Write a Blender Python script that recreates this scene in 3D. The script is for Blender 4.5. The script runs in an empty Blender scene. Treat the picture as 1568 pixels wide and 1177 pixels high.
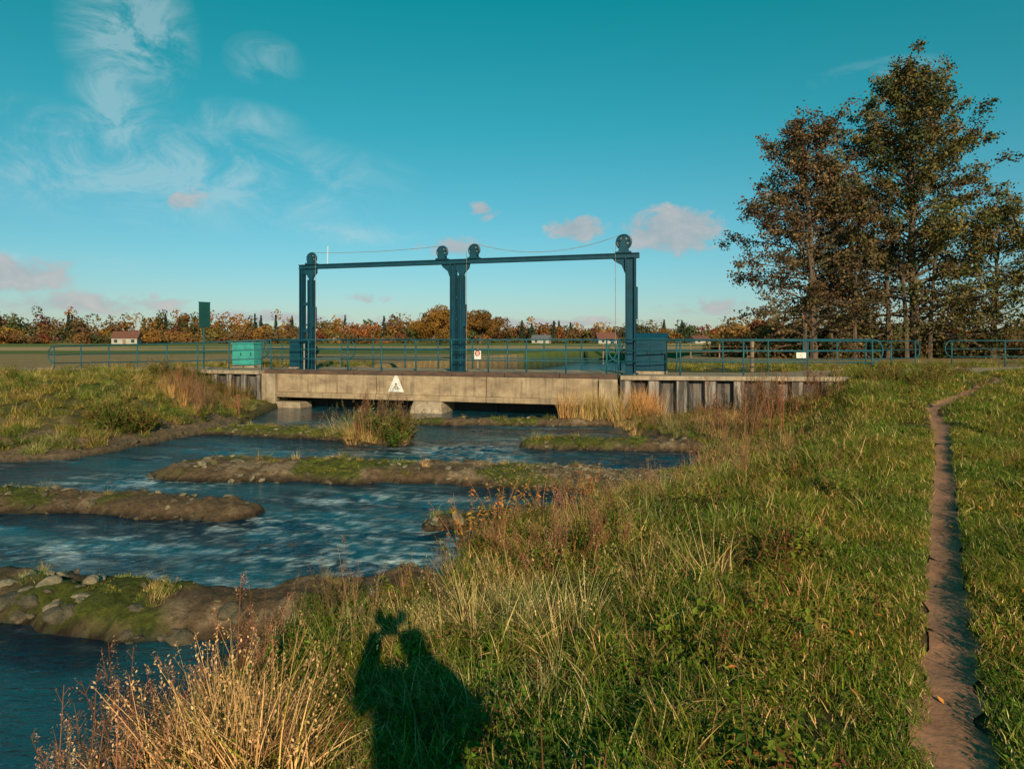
import bpy, math, random, bmesh
import numpy as np
from mathutils import Vector, Matrix
rng = np.random.default_rng(11); random.seed(11)
scene = bpy.context.scene
R_ = random.uniform
CAMZ = 2.6

# ------------------------------------------------------------------ noise / fields
def vnoise(x, y, seed=0):
    x = np.asarray(x, float); y = np.asarray(y, float)
    xi = np.floor(x).astype(np.int64); yi = np.floor(y).astype(np.int64)
    xf = x-xi; yf = y-yi
    def h(a, b):
        n = (a*374761393+b*668265263+seed*144269504) & 0xffffffff
        n = ((n ^ (n >> 13))*1274126177) & 0xffffffff
        return ((n ^ (n >> 16)) & 0xffff)/65535.0
    u = xf*xf*(3-2*xf); v = yf*yf*(3-2*yf)
    return (h(xi, yi)*(1-u)+h(xi+1, yi)*u)*(1-v)+(h(xi, yi+1)*(1-u)+h(xi+1, yi+1)*u)*v
def fbm(x, y, seed=0, octv=4):
    s = 0; a = .5; t = 0
    for o in range(octv):
        s = s+a*vnoise(x*2**o, y*2**o, seed+o*17); t += a; a *= .5
    return s/t
def sst(a, b, x):
    t = np.clip((x-a)/(b-a), 0, 1); return t*t*(3-2*t)
def sdist(X, Y, pts):
    best = np.full(X.shape, 1e9)
    for (x0, y0), (x1, y1) in zip(pts[:-1], pts[1:]):
        dx, dy = x1-x0, y1-y0
        t = np.clip(((X-x0)*dx+(Y-y0)*dy)/(dx*dx+dy*dy), 0, 1)
        best = np.minimum(best, np.hypot(X-x0-t*dx, Y-y0-t*dy))
    return best
def inpoly(X, Y, pts):
    ins = np.zeros(X.shape, bool)
    n = len(pts)
    for i in range(n):
        x0, y0 = pts[i]; x1, y1 = pts[(i+1) % n]
        if y0 == y1: continue
        c = ((y0 > Y) != (y1 > Y)) & (X < (x1-x0)*(Y-y0)/(y1-y0)+x0)
        ins ^= c
    return ins

RIVER = [(-1.4,-20),(-1.6,-3),(-2.0,1.5),(-2.35,3),(-2.3,4.2),(-1.95,5.8),(-.85,7.3),(-.6,8.8),(.73,10.1),(1.6,11.1),(2.9,12.4),
         (4.0,14.4),(4.5,15.8),(3.8,17.8),(3.2,20),(3.1,22.8),(11.8,51.4),(22,80),(8,82),(-.4,55),(-9.1,26.7),(-8.7,24),(-8.4,21.7),
         (-8.2,19.5),(-8.9,17.8),(-9.2,16),(-9.6,14.9),(-11,14.6),(-12.6,12.5),(-12.8,5),(-12,-20)]
TOP = [(-.6,-20),(-.5,0),(.6,2.6),(2.0,5.2),(4.0,8.6),(6.1,11.9),(8.0,15),(10.9,21.2)]
PATH = [(-.2,-6),(.95,.6),(1.73,2.62),(2.3,3.59),(3.3,5.2),(5.45,8.6),(7.5,11.9),(9.2,14.9),(12.2,18.1),(15,21),(17.5,25.5)]
ROAD_R = [(4.4,24.25),(9,23.9),(14,25.6),(20,28.3),(30,29.5),(60,31),(140,40)]
ROAD_L = [(-9.0,28.25),(-20,31.6),(-40,38),(-90,52)]
BARS = [([(-9.2,19.7),(-6,18.7),(-3.9,18.1),(-2.9,17.0)], .50, .18),
        ([(-3.2,21.2),(3.2,20.9)], .36, .18),
        ([(.7,16.8),(2.5,16.5),(5.4,16.3)], .50, .20),
        ([(-6.0,13.5),(-3.4,13.3),(0,12.8),(2.2,12.1),(4,11.9)], .78, .22),
        ([(-15,11.9),(-8.2,10.9),(-5.9,10.6),(-4.2,10.15)], .46, .20),
        ([(-14,7.7),(-5.3,6.95),(-3.7,6.5),(-2.4,6.35),(-1.0,6.9)], .45, .22),
        ([(-.95,9.55),(-.1,9.9),(1,10.2)], .28, .13)]
WALLX = [-12.2,-9.7,3.5,10.7]; WALLY = [27.45,26.7,22.7,21.8]

def terrain(X, Y, aux=False):
    X = np.asarray(X, float); Y = np.asarray(Y, float)
    wob = (fbm(X*.9, Y*.9, 5, 3)-.5)*.9*(Y < 21)
    ins = inpoly(X+wob*.5, Y+wob*.5, RIVER)
    d = sdist(X+wob*.5, Y+wob*.5, RIVER+[RIVER[0]])
    base = .95+.43*sst(9, 22, Y)-.15*sst(50, 120, Y)-.24*sst(-11,-20,X)*sst(60,40,Y)
    base = base+(fbm(X*.6, Y*.6, 2)-.5)*.12*(Y < 200)
    xt = np.interp(Y, [p[1] for p in TOP], [p[0] for p in TOP])
    dT = sdist(X, Y, TOP)
    t = np.where(X > xt, 1.0, d/(d+dT+1e-6))
    mid = np.interp(Y, [-20,15,25,55,82], [-6,-3,-3,5.7,15])
    right = X > mid
    ex = 1.15+.8*sst(8,14,Y)+1.3*sst(15,20,Y)
    zr = base*(.10*sst(0, .05, t)+.90*t**ex)
    zr = np.where(Y > 23.2, base*sst(0, 1, d), zr)
    tl = sst(-.3, 5.6, d)
    zl = base*(.10+.9*tl)
    z = np.where(right, zr, zl)
    lump = (fbm(X*2.3, Y*2.3, 31)-.5)
    rough = np.where(right, np.where(X > xt, .05, .20), .3)*sst(60, 30, Y)*1.0
    z = z+lump*rough*sst(0, .6, d)
    behind = (Y > np.interp(X, WALLX, WALLY)+.05) & (X > -12.3) & (X < 10.8)
    z = np.where(behind, base*0+1.37, z)
    z = np.where(ins, -np.minimum(.55, .05+d*.7), z)
    barm = np.zeros(X.shape)
    for k, (pts, r, h) in enumerate(BARS):
        db = sdist(X, Y, pts)
        rr = r*(.66+.85*fbm(X*1.3, Y*1.3, 60+k, 4))
        q = db/rr
        zb = h*(1-q**4)+(fbm(X*3.5, Y*3.5, 80+k)-.5)*.15+(fbm(X*8, Y*8, 90+k, 2)-.5)*.09
        zb = np.where(q > 1.6, -1, zb)
        m = (q < 1.35) & (zb > z-.02) & (ins | (d < .7)) & (~behind)
        z = np.where(m, np.maximum(z, zb), z)
        barm = np.where(m & (zb > -.15), 1, barm)
    dp = sdist(X, Y, PATH)
    z = z-.05*np.exp(-(dp/.17)**4)
    if aux:
        return z, ins, d, t, right, barm, dp, xt, behind
    return z
def tz(x, y): return float(terrain(np.array([x]), np.array([y]))[0])

# ------------------------------------------------------------------ material helpers
def newmat(name):
    m = bpy.data.materials.new(name); m.use_nodes = True
    nt = m.node_tree; b = nt.nodes['Principled BSDF']
    return m, nt, b
def N(nt, t, **kw):
    n = nt.nodes.new(t)
    for k, v in kw.items(): setattr(n, k, v)
    return n
def mat(name, c1, c2=None, rough=.8, metal=0, scale=4, bump=.25, stretch=(1,1,1), spec=.5, bscale=None, lo=.35, hi=.65, streak=0):
    m, nt, b = newmat(name); L = nt.links
    if c2 is None: c2 = tuple(x*.6 for x in c1)
    g = N(nt, 'ShaderNodeNewGeometry')
    mp = N(nt, 'ShaderNodeMapping'); mp.inputs['Scale'].default_value = stretch
    L.new(g.outputs['Position'], mp.inputs['Vector'])
    no = N(nt, 'ShaderNodeTexNoise'); no.inputs['Scale'].default_value = scale; no.inputs['Detail'].default_value = 6
    no.inputs['Roughness'].default_value = .65
    L.new(mp.outputs[0], no.inputs['Vector'])
    r = N(nt, 'ShaderNodeMapRange'); r.inputs[1].default_value = lo; r.inputs[2].default_value = hi
    L.new(no.outputs['Fac'], r.inputs[0])
    mx = N(nt, 'ShaderNodeMix', data_type='RGBA')
    mx.inputs[6].default_value = (*c1, 1); mx.inputs[7].default_value = (*c2, 1)
    L.new(r.outputs[0], mx.inputs[0]); col = mx.outputs[2]
    if streak:
        mp2 = N(nt, 'ShaderNodeMapping'); mp2.inputs['Scale'].default_value = (4.5,4.5,.35); L.new(g.outputs['Position'], mp2.inputs['Vector'])
        n3 = N(nt, 'ShaderNodeTexNoise'); n3.inputs['Scale'].default_value = 1.6; n3.inputs['Detail'].default_value = 5; n3.inputs['Roughness'].default_value=.7; L.new(mp2.outputs[0], n3.inputs['Vector'])
        r3 = N(nt, 'ShaderNodeMapRange'); r3.inputs[1].default_value=.50; r3.inputs[2].default_value=.68; r3.inputs[4].default_value=streak; L.new(n3.outputs['Fac'], r3.inputs[0])
        m3 = N(nt, 'ShaderNodeMix', data_type='RGBA'); L.new(r3.outputs[0], m3.inputs[0]); L.new(col, m3.inputs[6]); m3.inputs[7].default_value=(.085,.065,.045,1); col = m3.outputs[2]
    L.new(col, b.inputs['Base Color'])
    b.inputs['Roughness'].default_value = rough; b.inputs['Metallic'].default_value = metal
    b.inputs['Specular IOR Level'].default_value = spec
    n2 = N(nt, 'ShaderNodeTexNoise'); n2.inputs['Scale'].default_value = bscale or scale*6; n2.inputs['Detail'].default_value = 4
    L.new(mp.outputs[0], n2.inputs['Vector'])
    bp = N(nt, 'ShaderNodeBump'); bp.inputs['Strength'].default_value = bump; bp.inputs['Distance'].default_value = .03
    L.new(n2.outputs['Fac'], bp.inputs['Height']); L.new(bp.outputs[0], b.inputs['Normal'])
    return m
def leafmat(name, rnd=.5, gain=1.0, patch=False):
    m, nt, b = newmat(name); L = nt.links
    at = N(nt, 'ShaderNodeAttribute'); at.attribute_name = 'Col'
    col = at.outputs['Color']
    if rnd:
        oi = N(nt, 'ShaderNodeObjectInfo')
        r = N(nt, 'ShaderNodeMapRange'); r.inputs[3].default_value = gain*(1-rnd*.6); r.inputs[4].default_value = gain*(1+rnd*.6)
        L.new(oi.outputs['Random'], r.inputs[0])
        sc = N(nt, 'ShaderNodeVectorMath', operation='SCALE')
        L.new(col, sc.inputs[0]); L.new(r.outputs[0], sc.inputs['Scale']); col = sc.outputs[0]
        if patch:
            no = N(nt,'ShaderNodeTexNoise'); no.inputs['Scale'].default_value=.8; no.inputs['Detail'].default_value=1
            L.new(oi.outputs['Location'], no.inputs['Vector'])
            r3 = N(nt,'ShaderNodeMapRange'); r3.inputs[1].default_value=.38; r3.inputs[2].default_value=.62; L.new(no.outputs['Fac'], r3.inputs[0])
            mxx = N(nt,'ShaderNodeMix',data_type='RGBA'); mxx.inputs[6].default_value=(.80,.98,.82,1); mxx.inputs[7].default_value=(1.22,1.05,.9,1); L.new(r3.outputs[0], mxx.inputs[0])
            vm = N(nt,'ShaderNodeVectorMath',operation='MULTIPLY'); L.new(col, vm.inputs[0]); L.new(mxx.outputs[2], vm.inputs[1]); col = vm.outputs[0]
    else:
        sc = N(nt, 'ShaderNodeVectorMath', operation='SCALE'); sc.inputs['Scale'].default_value = gain
        L.new(col, sc.inputs[0]); col = sc.outputs[0]
    df = N(nt, 'ShaderNodeBsdfDiffuse'); L.new(col, df.inputs['Color'])
    L.new(df.outputs[0], nt.nodes['Material Output'].inputs['Surface'])
    nt.nodes.remove(b)
    return m

M_blade = leafmat('plant_blade', .5, gain=1.5, patch=True)
M_leaf = leafmat('tree_leaf', 0, gain=1.3)
M_stone = mat('river_stone', (.12,.09,.055), (.04,.038,.02), scale=9, bump=.7)
M_rock = mat('pale_rock', (.30,.23,.15), (.08,.075,.035), scale=5, bump=.8)
M_bark = mat('bark', (.14,.095,.06), (.05,.04,.03), scale=3, stretch=(3,3,.6), bump=.6)
M_conc = mat('weathered_concrete', (.45,.33,.205), (.23,.16,.10), scale=1.4, stretch=(1,1,1.8), bump=.35, bscale=30, streak=.6)
M_conc2 = mat('pale_concrete', (.46,.36,.25), (.24,.18,.12), scale=2.2, bump=.3, bscale=30, streak=.55)
M_dark = mat('dark_steel', (.02,.022,.025), (.035,.03,.025), scale=3)
M_rust = mat('rusty_edge', (.13,.07,.045), (.05,.035,.03), scale=2.5, stretch=(1,1,3))
M_blue = mat('blue_paint', (.006,.060,.100), (.005,.042,.070), rough=.45, scale=3, bump=.05, spec=.3)
M_rail = mat('rail_paint', (.014,.105,.135), (.012,.065,.09), rough=.5, scale=4, bump=.05, spec=.3)
M_turq = mat('turquoise_paint', (.05,.36,.31), (.04,.26,.24), rough=.5, scale=3, bump=.05)
M_green = mat('green_paint', (.008,.075,.07), (.01,.05,.05), rough=.5, scale=3, bump=.05)
M_white = mat('white_paint', (.78,.77,.72), (.62,.6,.55), rough=.5, scale=6, bump=.05)
M_black = mat('black_paint', (.02,.02,.02), rough=.5, scale=6, bump=.05)
M_red = mat('red_paint', (.5,.03,.02), rough=.5, scale=6, bump=.05)
M_cable = mat('steel_cable', (.30,.27,.22), rough=.5, scale=6, bump=.05)
M_wood = mat('weathered_wood', (.30,.22,.14), (.14,.10,.07), scale=4, stretch=(4,4,.5))
M_path = mat('dirt', (.38,.18,.10), (.22,.105,.06), scale=3.2, bump=.35, bscale=22, rough=.95)
M_road = mat('gravel', (.38,.26,.16), (.24,.17,.11), scale=2.0, bump=.5, bscale=30, rough=.95)
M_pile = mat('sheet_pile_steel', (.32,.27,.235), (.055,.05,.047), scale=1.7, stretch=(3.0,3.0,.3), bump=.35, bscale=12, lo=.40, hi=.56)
M_pile_shade = mat('sheet_pile_recess_shade', (.17,.145,.13), (.03,.028,.028), scale=1.7, stretch=(3.0,3.0,.3), bump=.35, bscale=12, lo=.38, hi=.56)  # darker copy of the pile steel, recess shade painted into its colour

# ------------------------------------------------------------------ mesh helpers
class MB:
    def __init__(s): s.v = []; s.f = []; s.c = []
    def add(s, vs, fs, col=(1,1,1)):
        o = len(s.v); s.v.extend([tuple(p) for p in vs]); s.f.extend([tuple(i+o for i in f) for f in fs]); s.c.extend([col]*len(vs))
    def box(s, x0,x1,y0,y1,z0,z1, col=(1,1,1)):
        s.add([(x0,y0,z0),(x1,y0,z0),(x1,y1,z0),(x0,y1,z0),(x0,y0,z1),(x1,y0,z1),(x1,y1,z1),(x0,y1,z1)],
              [(0,3,2,1),(4,5,6,7),(0,1,5,4),(1,2,6,5),(2,3,7,6),(3,0,4,7)], col)
    def tube(s, pts, r, sides=8, col=(1,1,1)):
        pts = [Vector(p) for p in pts]; n = len(pts)
        rs = r if isinstance(r, (list,tuple)) else [r]*n
        vs = []; ref = None
        for i, p in enumerate(pts):
            t = (pts[min(i+1,n-1)]-pts[max(i-1,0)])
            if t.length < 1e-9: t = Vector((0,0,1))
            t.normalize()
            if ref is None: ref = Vector((1,0,0)) if abs(t.x) < .8 else Vector((0,0,1))
            a = ref-t*ref.dot(t)
            if a.length < 1e-4: a = t.orthogonal()
            a.normalize(); ref = a; b = t.cross(a)
            for k in range(sides):
                th = 2*math.pi*k/sides
                vs.append(p+(a*math.cos(th)+b*math.sin(th))*rs[i])
        fs = []
        for i in range(n-1):
            for k in range(sides):
                k2 = (k+1) % sides
                fs.append((i*sides+k, i*sides+k2, (i+1)*sides+k2, (i+1)*sides+k))
        fs.append(tuple(reversed(range(sides)))); fs.append(tuple((n-1)*sides+k for k in range(sides)))
        s.add(vs, fs, col)
    def cyl(s, c, axis, r, h, sides=24, col=(1,1,1)):
        c = Vector(c); a = Vector(axis).normalized()
        s.tube([c-a*h/2, c+a*h/2], r, sides, col)
    def obj(s, name, m, parent=None, smooth=False, loc=None, link=True):
        me = bpy.data.meshes.new(name); me.from_pydata(s.v, [], s.f)
        ca = me.color_attributes.new('Col', 'FLOAT_COLOR', 'POINT')
        arr = np.ones((len(s.v), 4)); arr[:, :3] = np.array(s.c).reshape(-1, 3)
        ca.data.foreach_set('color', arr.ravel())
        me.materials.append(m); me.update()
        if smooth: me.polygons.foreach_set('use_smooth', [True]*len(me.polygons))
        o = bpy.data.objects.new(name, me)
        if link: scene.collection.objects.link(o)
        if parent: o.parent = parent
        if loc: o.location = loc
        return o
def empty(name, loc=(0,0,0), rz=0):
    e = bpy.data.objects.new(name, None); scene.collection.objects.link(e)
    e.location = loc; e.rotation_euler = (0,0,rz); e.empty_display_size = .3
    return e
def pbox(parent, name, x0,x1,y0,y1,z0,z1, m, bev=.01):
    b = MB(); b.box(x0,x1,y0,y1,z0,z1); o = b.obj(name, m, parent)
    if bev:
        md = o.modifiers.new('b', 'BEVEL'); md.width = bev; md.segments = 2
    return o
def quadmesh(name, V, C, m):
    n = V.shape[0]
    me = bpy.data.meshes.new(name)
    me.from_pydata(V.reshape(-1,3).tolist(), [], np.arange(n*4).reshape(n,4).tolist())
    ca = me.color_attributes.new('Col', 'FLOAT_COLOR', 'POINT')
    arr = np.ones((n*4,4)); arr[:, :3] = np.repeat(C, 4, axis=0)
    ca.data.foreach_set('color', arr.ravel()); me.materials.append(m)
    o = bpy.data.objects.new(name, me); scene.collection.objects.link(o); return o
def leafquads(P, size, nrm=None, jit=.55):
    n = len(P)
    if nrm is None:
        a = rng.normal(size=(n,3)); a /= np.linalg.norm(a,axis=1)[:,None]
        b = rng.normal(size=(n,3)); b -= a*(a*b).sum(1)[:,None]; b /= np.linalg.norm(b,axis=1)[:,None]
    else:
        nn = nrm+rng.normal(size=(n,3))*jit; nn /= np.linalg.norm(nn,axis=1)[:,None]
        a = rng.normal(size=(n,3)); a -= nn*(a*nn).sum(1)[:,None]; a /= np.linalg.norm(a,axis=1)[:,None]
        b = np.cross(nn, a)
    s = np.broadcast_to(np.asarray(size,float),(n,))[:,None]
    a = a*s; b = b*s*.62
    return np.stack([P-a, P-b*1.0+a*.1, P+a, P+b+a*.1], axis=1)
def gridmesh(name, GX, GY, z, C=None):
    ny, nx = GX.shape
    me = bpy.data.meshes.new(name)
    V = np.stack([GX, GY, z], -1).reshape(-1,3)
    ii = np.arange(nx*ny).reshape(ny, nx)
    F = np.stack([ii[:-1,:-1], ii[:-1,1:], ii[1:,1:], ii[1:,:-1]], -1).reshape(-1,4)
    me.from_pydata(V.tolist(), [], F.tolist())
    if C is not None:
        ca = me.color_attributes.new('Col','FLOAT_COLOR','POINT')
        arr = np.ones((nx*ny,4)); arr[:,:3] = C.reshape(-1,3); ca.data.foreach_set('color', arr.ravel())
    me.polygons.foreach_set('use_smooth', [True]*len(me.polygons))
    o = bpy.data.objects.new(name, me); scene.collection.objects.link(o); return o

# ------------------------------------------------------------------ GROUND
def graded(lo, hi, step, far_lo, far_hi, ratio=1.07):
    c = list(np.arange(lo, hi+1e-6, step))
    s = step; x = hi
    while x < far_hi: s *= ratio; x += s; c.append(x)
    s = step; x = lo; pre = []
    while x > far_lo: s *= ratio; x -= s; pre.append(x)
    return np.array(pre[::-1]+c)
xs = graded(-13.5, 13, .07, -3500, 3500, 1.09)
ys = graded(1.2, 28.5, .07, -40, 4500, 1.06)
GX, GY = np.meshgrid(xs, ys)
z, ins, d, t, right, barm, dp, xt, behind = terrain(GX, GY, True)
def mixc(a, b, w): return a*(1-w[...,None])+np.array(b)*w[...,None]
n1 = fbm(GX*.5, GY*.5, 101); n2 = fbm(GX*2.5, GY*2.5, 102)
C = np.zeros(GX.shape+(3,))+np.array((.065,.088,.018))
C = mixc(C, (.11,.085,.035), sst(.5,.7,n2))
C = mixc(C, (.10,.078,.035), (t < .98)*right*sst(.35,.55,n1)*.8)
C = mixc(C, (.12,.105,.035), (~right & (GY < 60))*sst(.4,.6,n1))
C = mixc(C, (.26,.18,.085), sst(29,33,GY)*sst(64,58,GY))
C = mixc(C, (.10,.13,.03), sst(58,62,GY))
C = mixc(C, (.40,.26,.13), sst(80,86,GY)*sst(.35,.45,fbm(GX*.01,GY*.03,7)))
C = mixc(C, (.12,.145,.035), sst(140,150,GY))
C = mixc(C, (.36,.25,.12), sst(185,195,GY)*sst(.40,.46,fbm(GX*.006,GY*.01,9)))
C = mixc(C, (.085,.055,.035), sst(.22,.05,z)*(GY < 60))
C = mixc(C, (.14,.09,.052), barm*sst(.03,.11,z))
C = mixc(C, (.27,.19,.12), barm*sst(.06,.14,z)*sst(.54,.62,n2)*.85)
C = mixc(C, (.085,.095,.018), barm*sst(.05,.13,z)*sst(.47,.58,fbm(GX*.8,GY*.8,206)))
C = mixc(C, (.03,.022,.015), barm*sst(.075,.02,z))
C = mixc(C, (.02,.03,.03), 1.0*ins*(z < -.03))
C = mixc(C, (.17,.115,.07), ((~right) & (GX > -13) & (GY < 21) & (~ins))*sst(3.0,1.2,d)*sst(.35,.5,fbm(GX*.7,GY*.7,77)))
C = mixc(C, (.15,.085,.05), np.exp(-(dp/.20)**4))
ground = gridmesh('ground', GX, GY, z, C)
m, nt, b = newmat('soil_and_turf'); L = nt.links
at = N(nt,'ShaderNodeAttribute'); at.attribute_name = 'Col'
g = N(nt,'ShaderNodeNewGeometry')
no = N(nt,'ShaderNodeTexNoise'); no.inputs['Scale'].default_value = 11; no.inputs['Detail'].default_value = 8; no.inputs['Roughness'].default_value = .75
L.new(g.outputs['Position'], no.inputs['Vector'])
r = N(nt,'ShaderNodeMapRange'); r.inputs[1].default_value=.3; r.inputs[2].default_value=.7; r.inputs[3].default_value=.40; r.inputs[4].default_value=1.8
L.new(no.outputs['Fac'], r.inputs[0])
sc = N(nt,'ShaderNodeVectorMath', operation='SCALE'); L.new(at.outputs['Color'], sc.inputs[0]); L.new(r.outputs[0], sc.inputs['Scale'])
L.new(sc.outputs[0], b.inputs['Base Color']); b.inputs['Roughness'].default_value = .95; b.inputs['Specular IOR Level'].default_value=.15
bp = N(nt,'ShaderNodeBump'); bp.inputs['Strength'].default_value=1.0; bp.inputs['Distance'].default_value=.09
L.new(no.outputs['Fac'], bp.inputs['Height']); L.new(bp.outputs[0], b.inputs['Normal'])
ground.data.materials.append(m)

def ribbon(name, pts, width, m, lift=.015, step=.1, nc=5, jag=.3):
    P = [Vector((*p,0)) for p in pts]
    out = []
    for i in range(len(P)-1):
        p0 = P[max(i-1,0)]; p1 = P[i]; p2 = P[i+1]; p3 = P[min(i+2,len(P)-1)]
        k = max(2,int((p2-p1).length/step))
        for j in range(k):
            u = j/k
            out.append(.5*((2*p1)+(p2-p0)*u+(2*p0-5*p1+4*p2-p3)*u*u+(3*p1-p0-3*p2+p3)*u**3))
    out.append(P[-1])
    XY = []
    for i, p in enumerate(out):
        tt = (out[min(i+1,len(out)-1)]-out[max(i-1,0)]).normalized(); s = Vector((-tt.y, tt.x, 0))
        for k in range(nc):
            q = (k/(nc-1)-.5)*2
            w = width*.5*(1+jag*(float(vnoise(i*step*5.1, k*1.7, 9))-.5)*2)
            XY.append((p+s*q*w)[:2])
    XY = np.array(XY); zz = terrain(XY[:,0], XY[:,1])+lift
    b = MB(); n = len(out)
    b.add([(x,y,q) for (x,y),q in zip(XY,zz)], [(i*nc+k,(i+1)*nc+k,(i+1)*nc+k+1,i*nc+k+1) for i in range(n-1) for k in range(nc-1)])
    return b.obj(name, m, smooth=True)
ribbon('dirt_path', PATH, .27, M_path, .010, .05, 7, .4)
ribbon('gravel_road', ROAD_R, 2.8, M_road, .03, .2, 12, .06)
ribbon('gravel_road', ROAD_L, 2.8, M_road, .03, .3, 12, .06)

# ------------------------------------------------------------------ WATER (real rippled surface)
wx = graded(-14, 5.5, .07, -60, 26, 1.25); wy = graded(2.2, 22, .06, -26, 84, 1.25)
WX, WY = np.meshgrid(wx, wy)
fl = (WX*.96-WY*.28); cr_ = (WX*.28+WY*.96)
cal = fbm(WX*.45, WY*.6, 301, 3)
warp = fbm(WX*.7, WY*.7, 305, 2)*1.6
rid = 1-np.abs(2*fbm(fl*.9+warp, cr_*2.6+warp, 302, 4)-1)
rip = fbm(fl*2.4, cr_*6.0+warp, 303, 3)
RAP = [(-1.3,15.9,1.3),(-1.7,8.2,1.3),(-1.0,8.9,1.0),(-3.0,9.6,1.0),(-.9,14.9,.8),(-6.6,12.6,1.0),(-9.3,9.3,.9),(-2.3,11.2,.8),(-5,8.6,.8)]
rapid = np.zeros(WX.shape)
for (rx,ry,rr) in RAP: rapid = np.maximum(rapid, np.exp(-(((WX-rx)/(rr*1.6))**2+((WY-ry)/(rr*.8))**2)))
ampw = .009+.034*sst(.40,.62,cal)+.055*rapid
ampw *= (WY > 2.4)&(WY < 22)&(WX > -14)&(WX < 5.5)
WZ = (rid-.75)*ampw*1.1+(rip-.5)*(ampw*.7)
foam = sst(.60,.74,fbm(fl*1.5+warp, cr_*6.5+warp, 306, 5))*(.22*sst(.45,.6,cal)+.95*rapid)+.75*rapid*sst(.55,.68,fbm(WX*7,WY*12,307,3))
sky_sheen = sst(.38,.66,fbm(fl*.6+warp, cr_*1.9, 308, 4))  # streak mask for sky reflection painted into the water colour
CW = np.stack([np.clip(foam,0,1), sky_sheen, rapid], -1)
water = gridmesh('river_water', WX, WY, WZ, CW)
m, nt, b = newmat('water'); L = nt.links
water.data.materials.append(m)
g = N(nt,'ShaderNodeNewGeometry'); at = N(nt,'ShaderNodeAttribute'); at.attribute_name='Col'
sp = N(nt,'ShaderNodeSeparateColor'); L.new(at.outputs['Color'], sp.inputs[0])
def wn(scale, st, rot, det=4, rough=.55, dist=0):
    mp = N(nt,'ShaderNodeMapping'); mp.inputs['Scale'].default_value = st; mp.inputs['Rotation'].default_value = (0,0,rot)
    L.new(g.outputs['Position'], mp.inputs['Vector'])
    n = N(nt,'ShaderNodeTexNoise'); n.inputs['Scale'].default_value = scale; n.inputs['Detail'].default_value = det
    n.inputs['Roughness'].default_value = rough; n.inputs['Distortion'].default_value = dist
    L.new(mp.outputs[0], n.inputs['Vector']); return n
a2 = wn(8,(.6,1.7,1),.25,4,.6,.4)
bp = N(nt,'ShaderNodeBump'); bp.inputs['Distance'].default_value=.055; bp.inputs['Strength'].default_value=.8
L.new(a2.outputs['Fac'], bp.inputs['Height']); L.new(bp.outputs[0], b.inputs['Normal'])
f1 = wn(14,(.5,1.8,1),.25,5,.7,.6)
r1 = N(nt,'ShaderNodeMapRange'); r1.inputs[1].default_value=.34; r1.inputs[2].default_value=.60; L.new(f1.outputs['Fac'], r1.inputs[0])
fm = N(nt,'ShaderNodeMath', operation='MULTIPLY'); L.new(r1.outputs[0], fm.inputs[0]); L.new(sp.outputs[0], fm.inputs[1])
mx0 = N(nt,'ShaderNodeMix', data_type='RGBA'); mx0.inputs[6].default_value=(.002,.014,.030,1); mx0.inputs[7].default_value=(.006,.062,.088,1); L.new(sp.outputs[1], mx0.inputs[0])  # deep navy to lighter teal, the painted reflection streaks
mx = N(nt,'ShaderNodeMix', data_type='RGBA'); L.new(mx0.outputs[2], mx.inputs[6]); mx.inputs[7].default_value=(.55,.64,.66,1)
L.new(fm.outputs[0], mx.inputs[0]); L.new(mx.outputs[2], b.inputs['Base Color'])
b.inputs['Roughness'].default_value=.06; b.inputs['IOR'].default_value=1.33

# ------------------------------------------------------------------ BRIDGE (local frame a,b,z)
ANG = math.atan2(-4.0, 13.2)
OL = Vector((-9.7,26.7,0)); U = Vector((math.cos(ANG),math.sin(ANG),0)); NN = Vector((-U.y,U.x,0))
def W(a,b,z=0): return OL+U*a+NN*b+Vector((0,0,z))
br = empty('weir_bridge', OL, ANG)
LEN = 13.79
pbox(br,'deck_slab',0,LEN,.32,3.2,1.12,1.44,M_conc)
for i in range(7):
    pbox(br,f'deck_edge_{i}',LEN*i/7+.008,LEN*(i+1)/7-.008,.0,.318,1.30,1.46+.012*(i%2),M_rust,.015)
gaps = [.62,4.9,9.2,13.18]
for i in range(3):
    pbox(br,f'fascia_{i}',gaps[i]+.012,gaps[i+1]-.012,-.03,.30,.60,1.297,M_conc,.015)
    pbox(br,f'fascia_lip_{i}',gaps[i]+.012,gaps[i+1]-.012,-.10,.30,.40,.597,M_conc,.02)
pbox(br,'abutment_left',-.02,.60,-.14,3.2,-.6,1.298,M_conc2,.02)
pbox(br,'abutment_foot',.603,1.7,-.12,.7,-.6,.22,M_conc2,.03)
pbox(br,'abutment_right',13.2,LEN+.03,-.16,3.2,-.6,1.298,M_conc2,.02)
pb = MB()
a0,a1_ = 6.45,7.55
pb.add([(a0,-.15,.395),(a1_,-.15,.395),(a0,3.1,.395),(a1_,3.1,.395),(a0-.02,-.75,-.6),(a1_+.35,-.75,-.6),(a0,3.1,-.6),(a1_,3.1,-.6),(a0-.0,-.35,.2),(a1_+.05,-.35,.2)],
       [(0,1,3,2),(8,9,1,0),(4,5,9,8),(0,2,6,4,8),(1,9,5,7,3),(2,3,7,6)])
o = pb.obj('centre_pier', M_conc2, br); md=o.modifiers.new('b','BEVEL'); md.width=.03; md.segments=2
pbox(br,'gate_leaf_left',.6,6.45,1.0,1.08,-.5,1.1,M_dark,0)  # gate panels put in near-black so the opening under the deck stays dark
pbox(br,'gate_leaf_right',7.55,13.2,1.0,1.08,-.5,1.1,M_dark,0)
for i,a in enumerate((2.2,4.6,9.2,11.4)):
    pbox(br,f'gate_rib_{i}',a,a+.12,.86,.998,-.5,1.1,M_dark,0)

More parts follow.
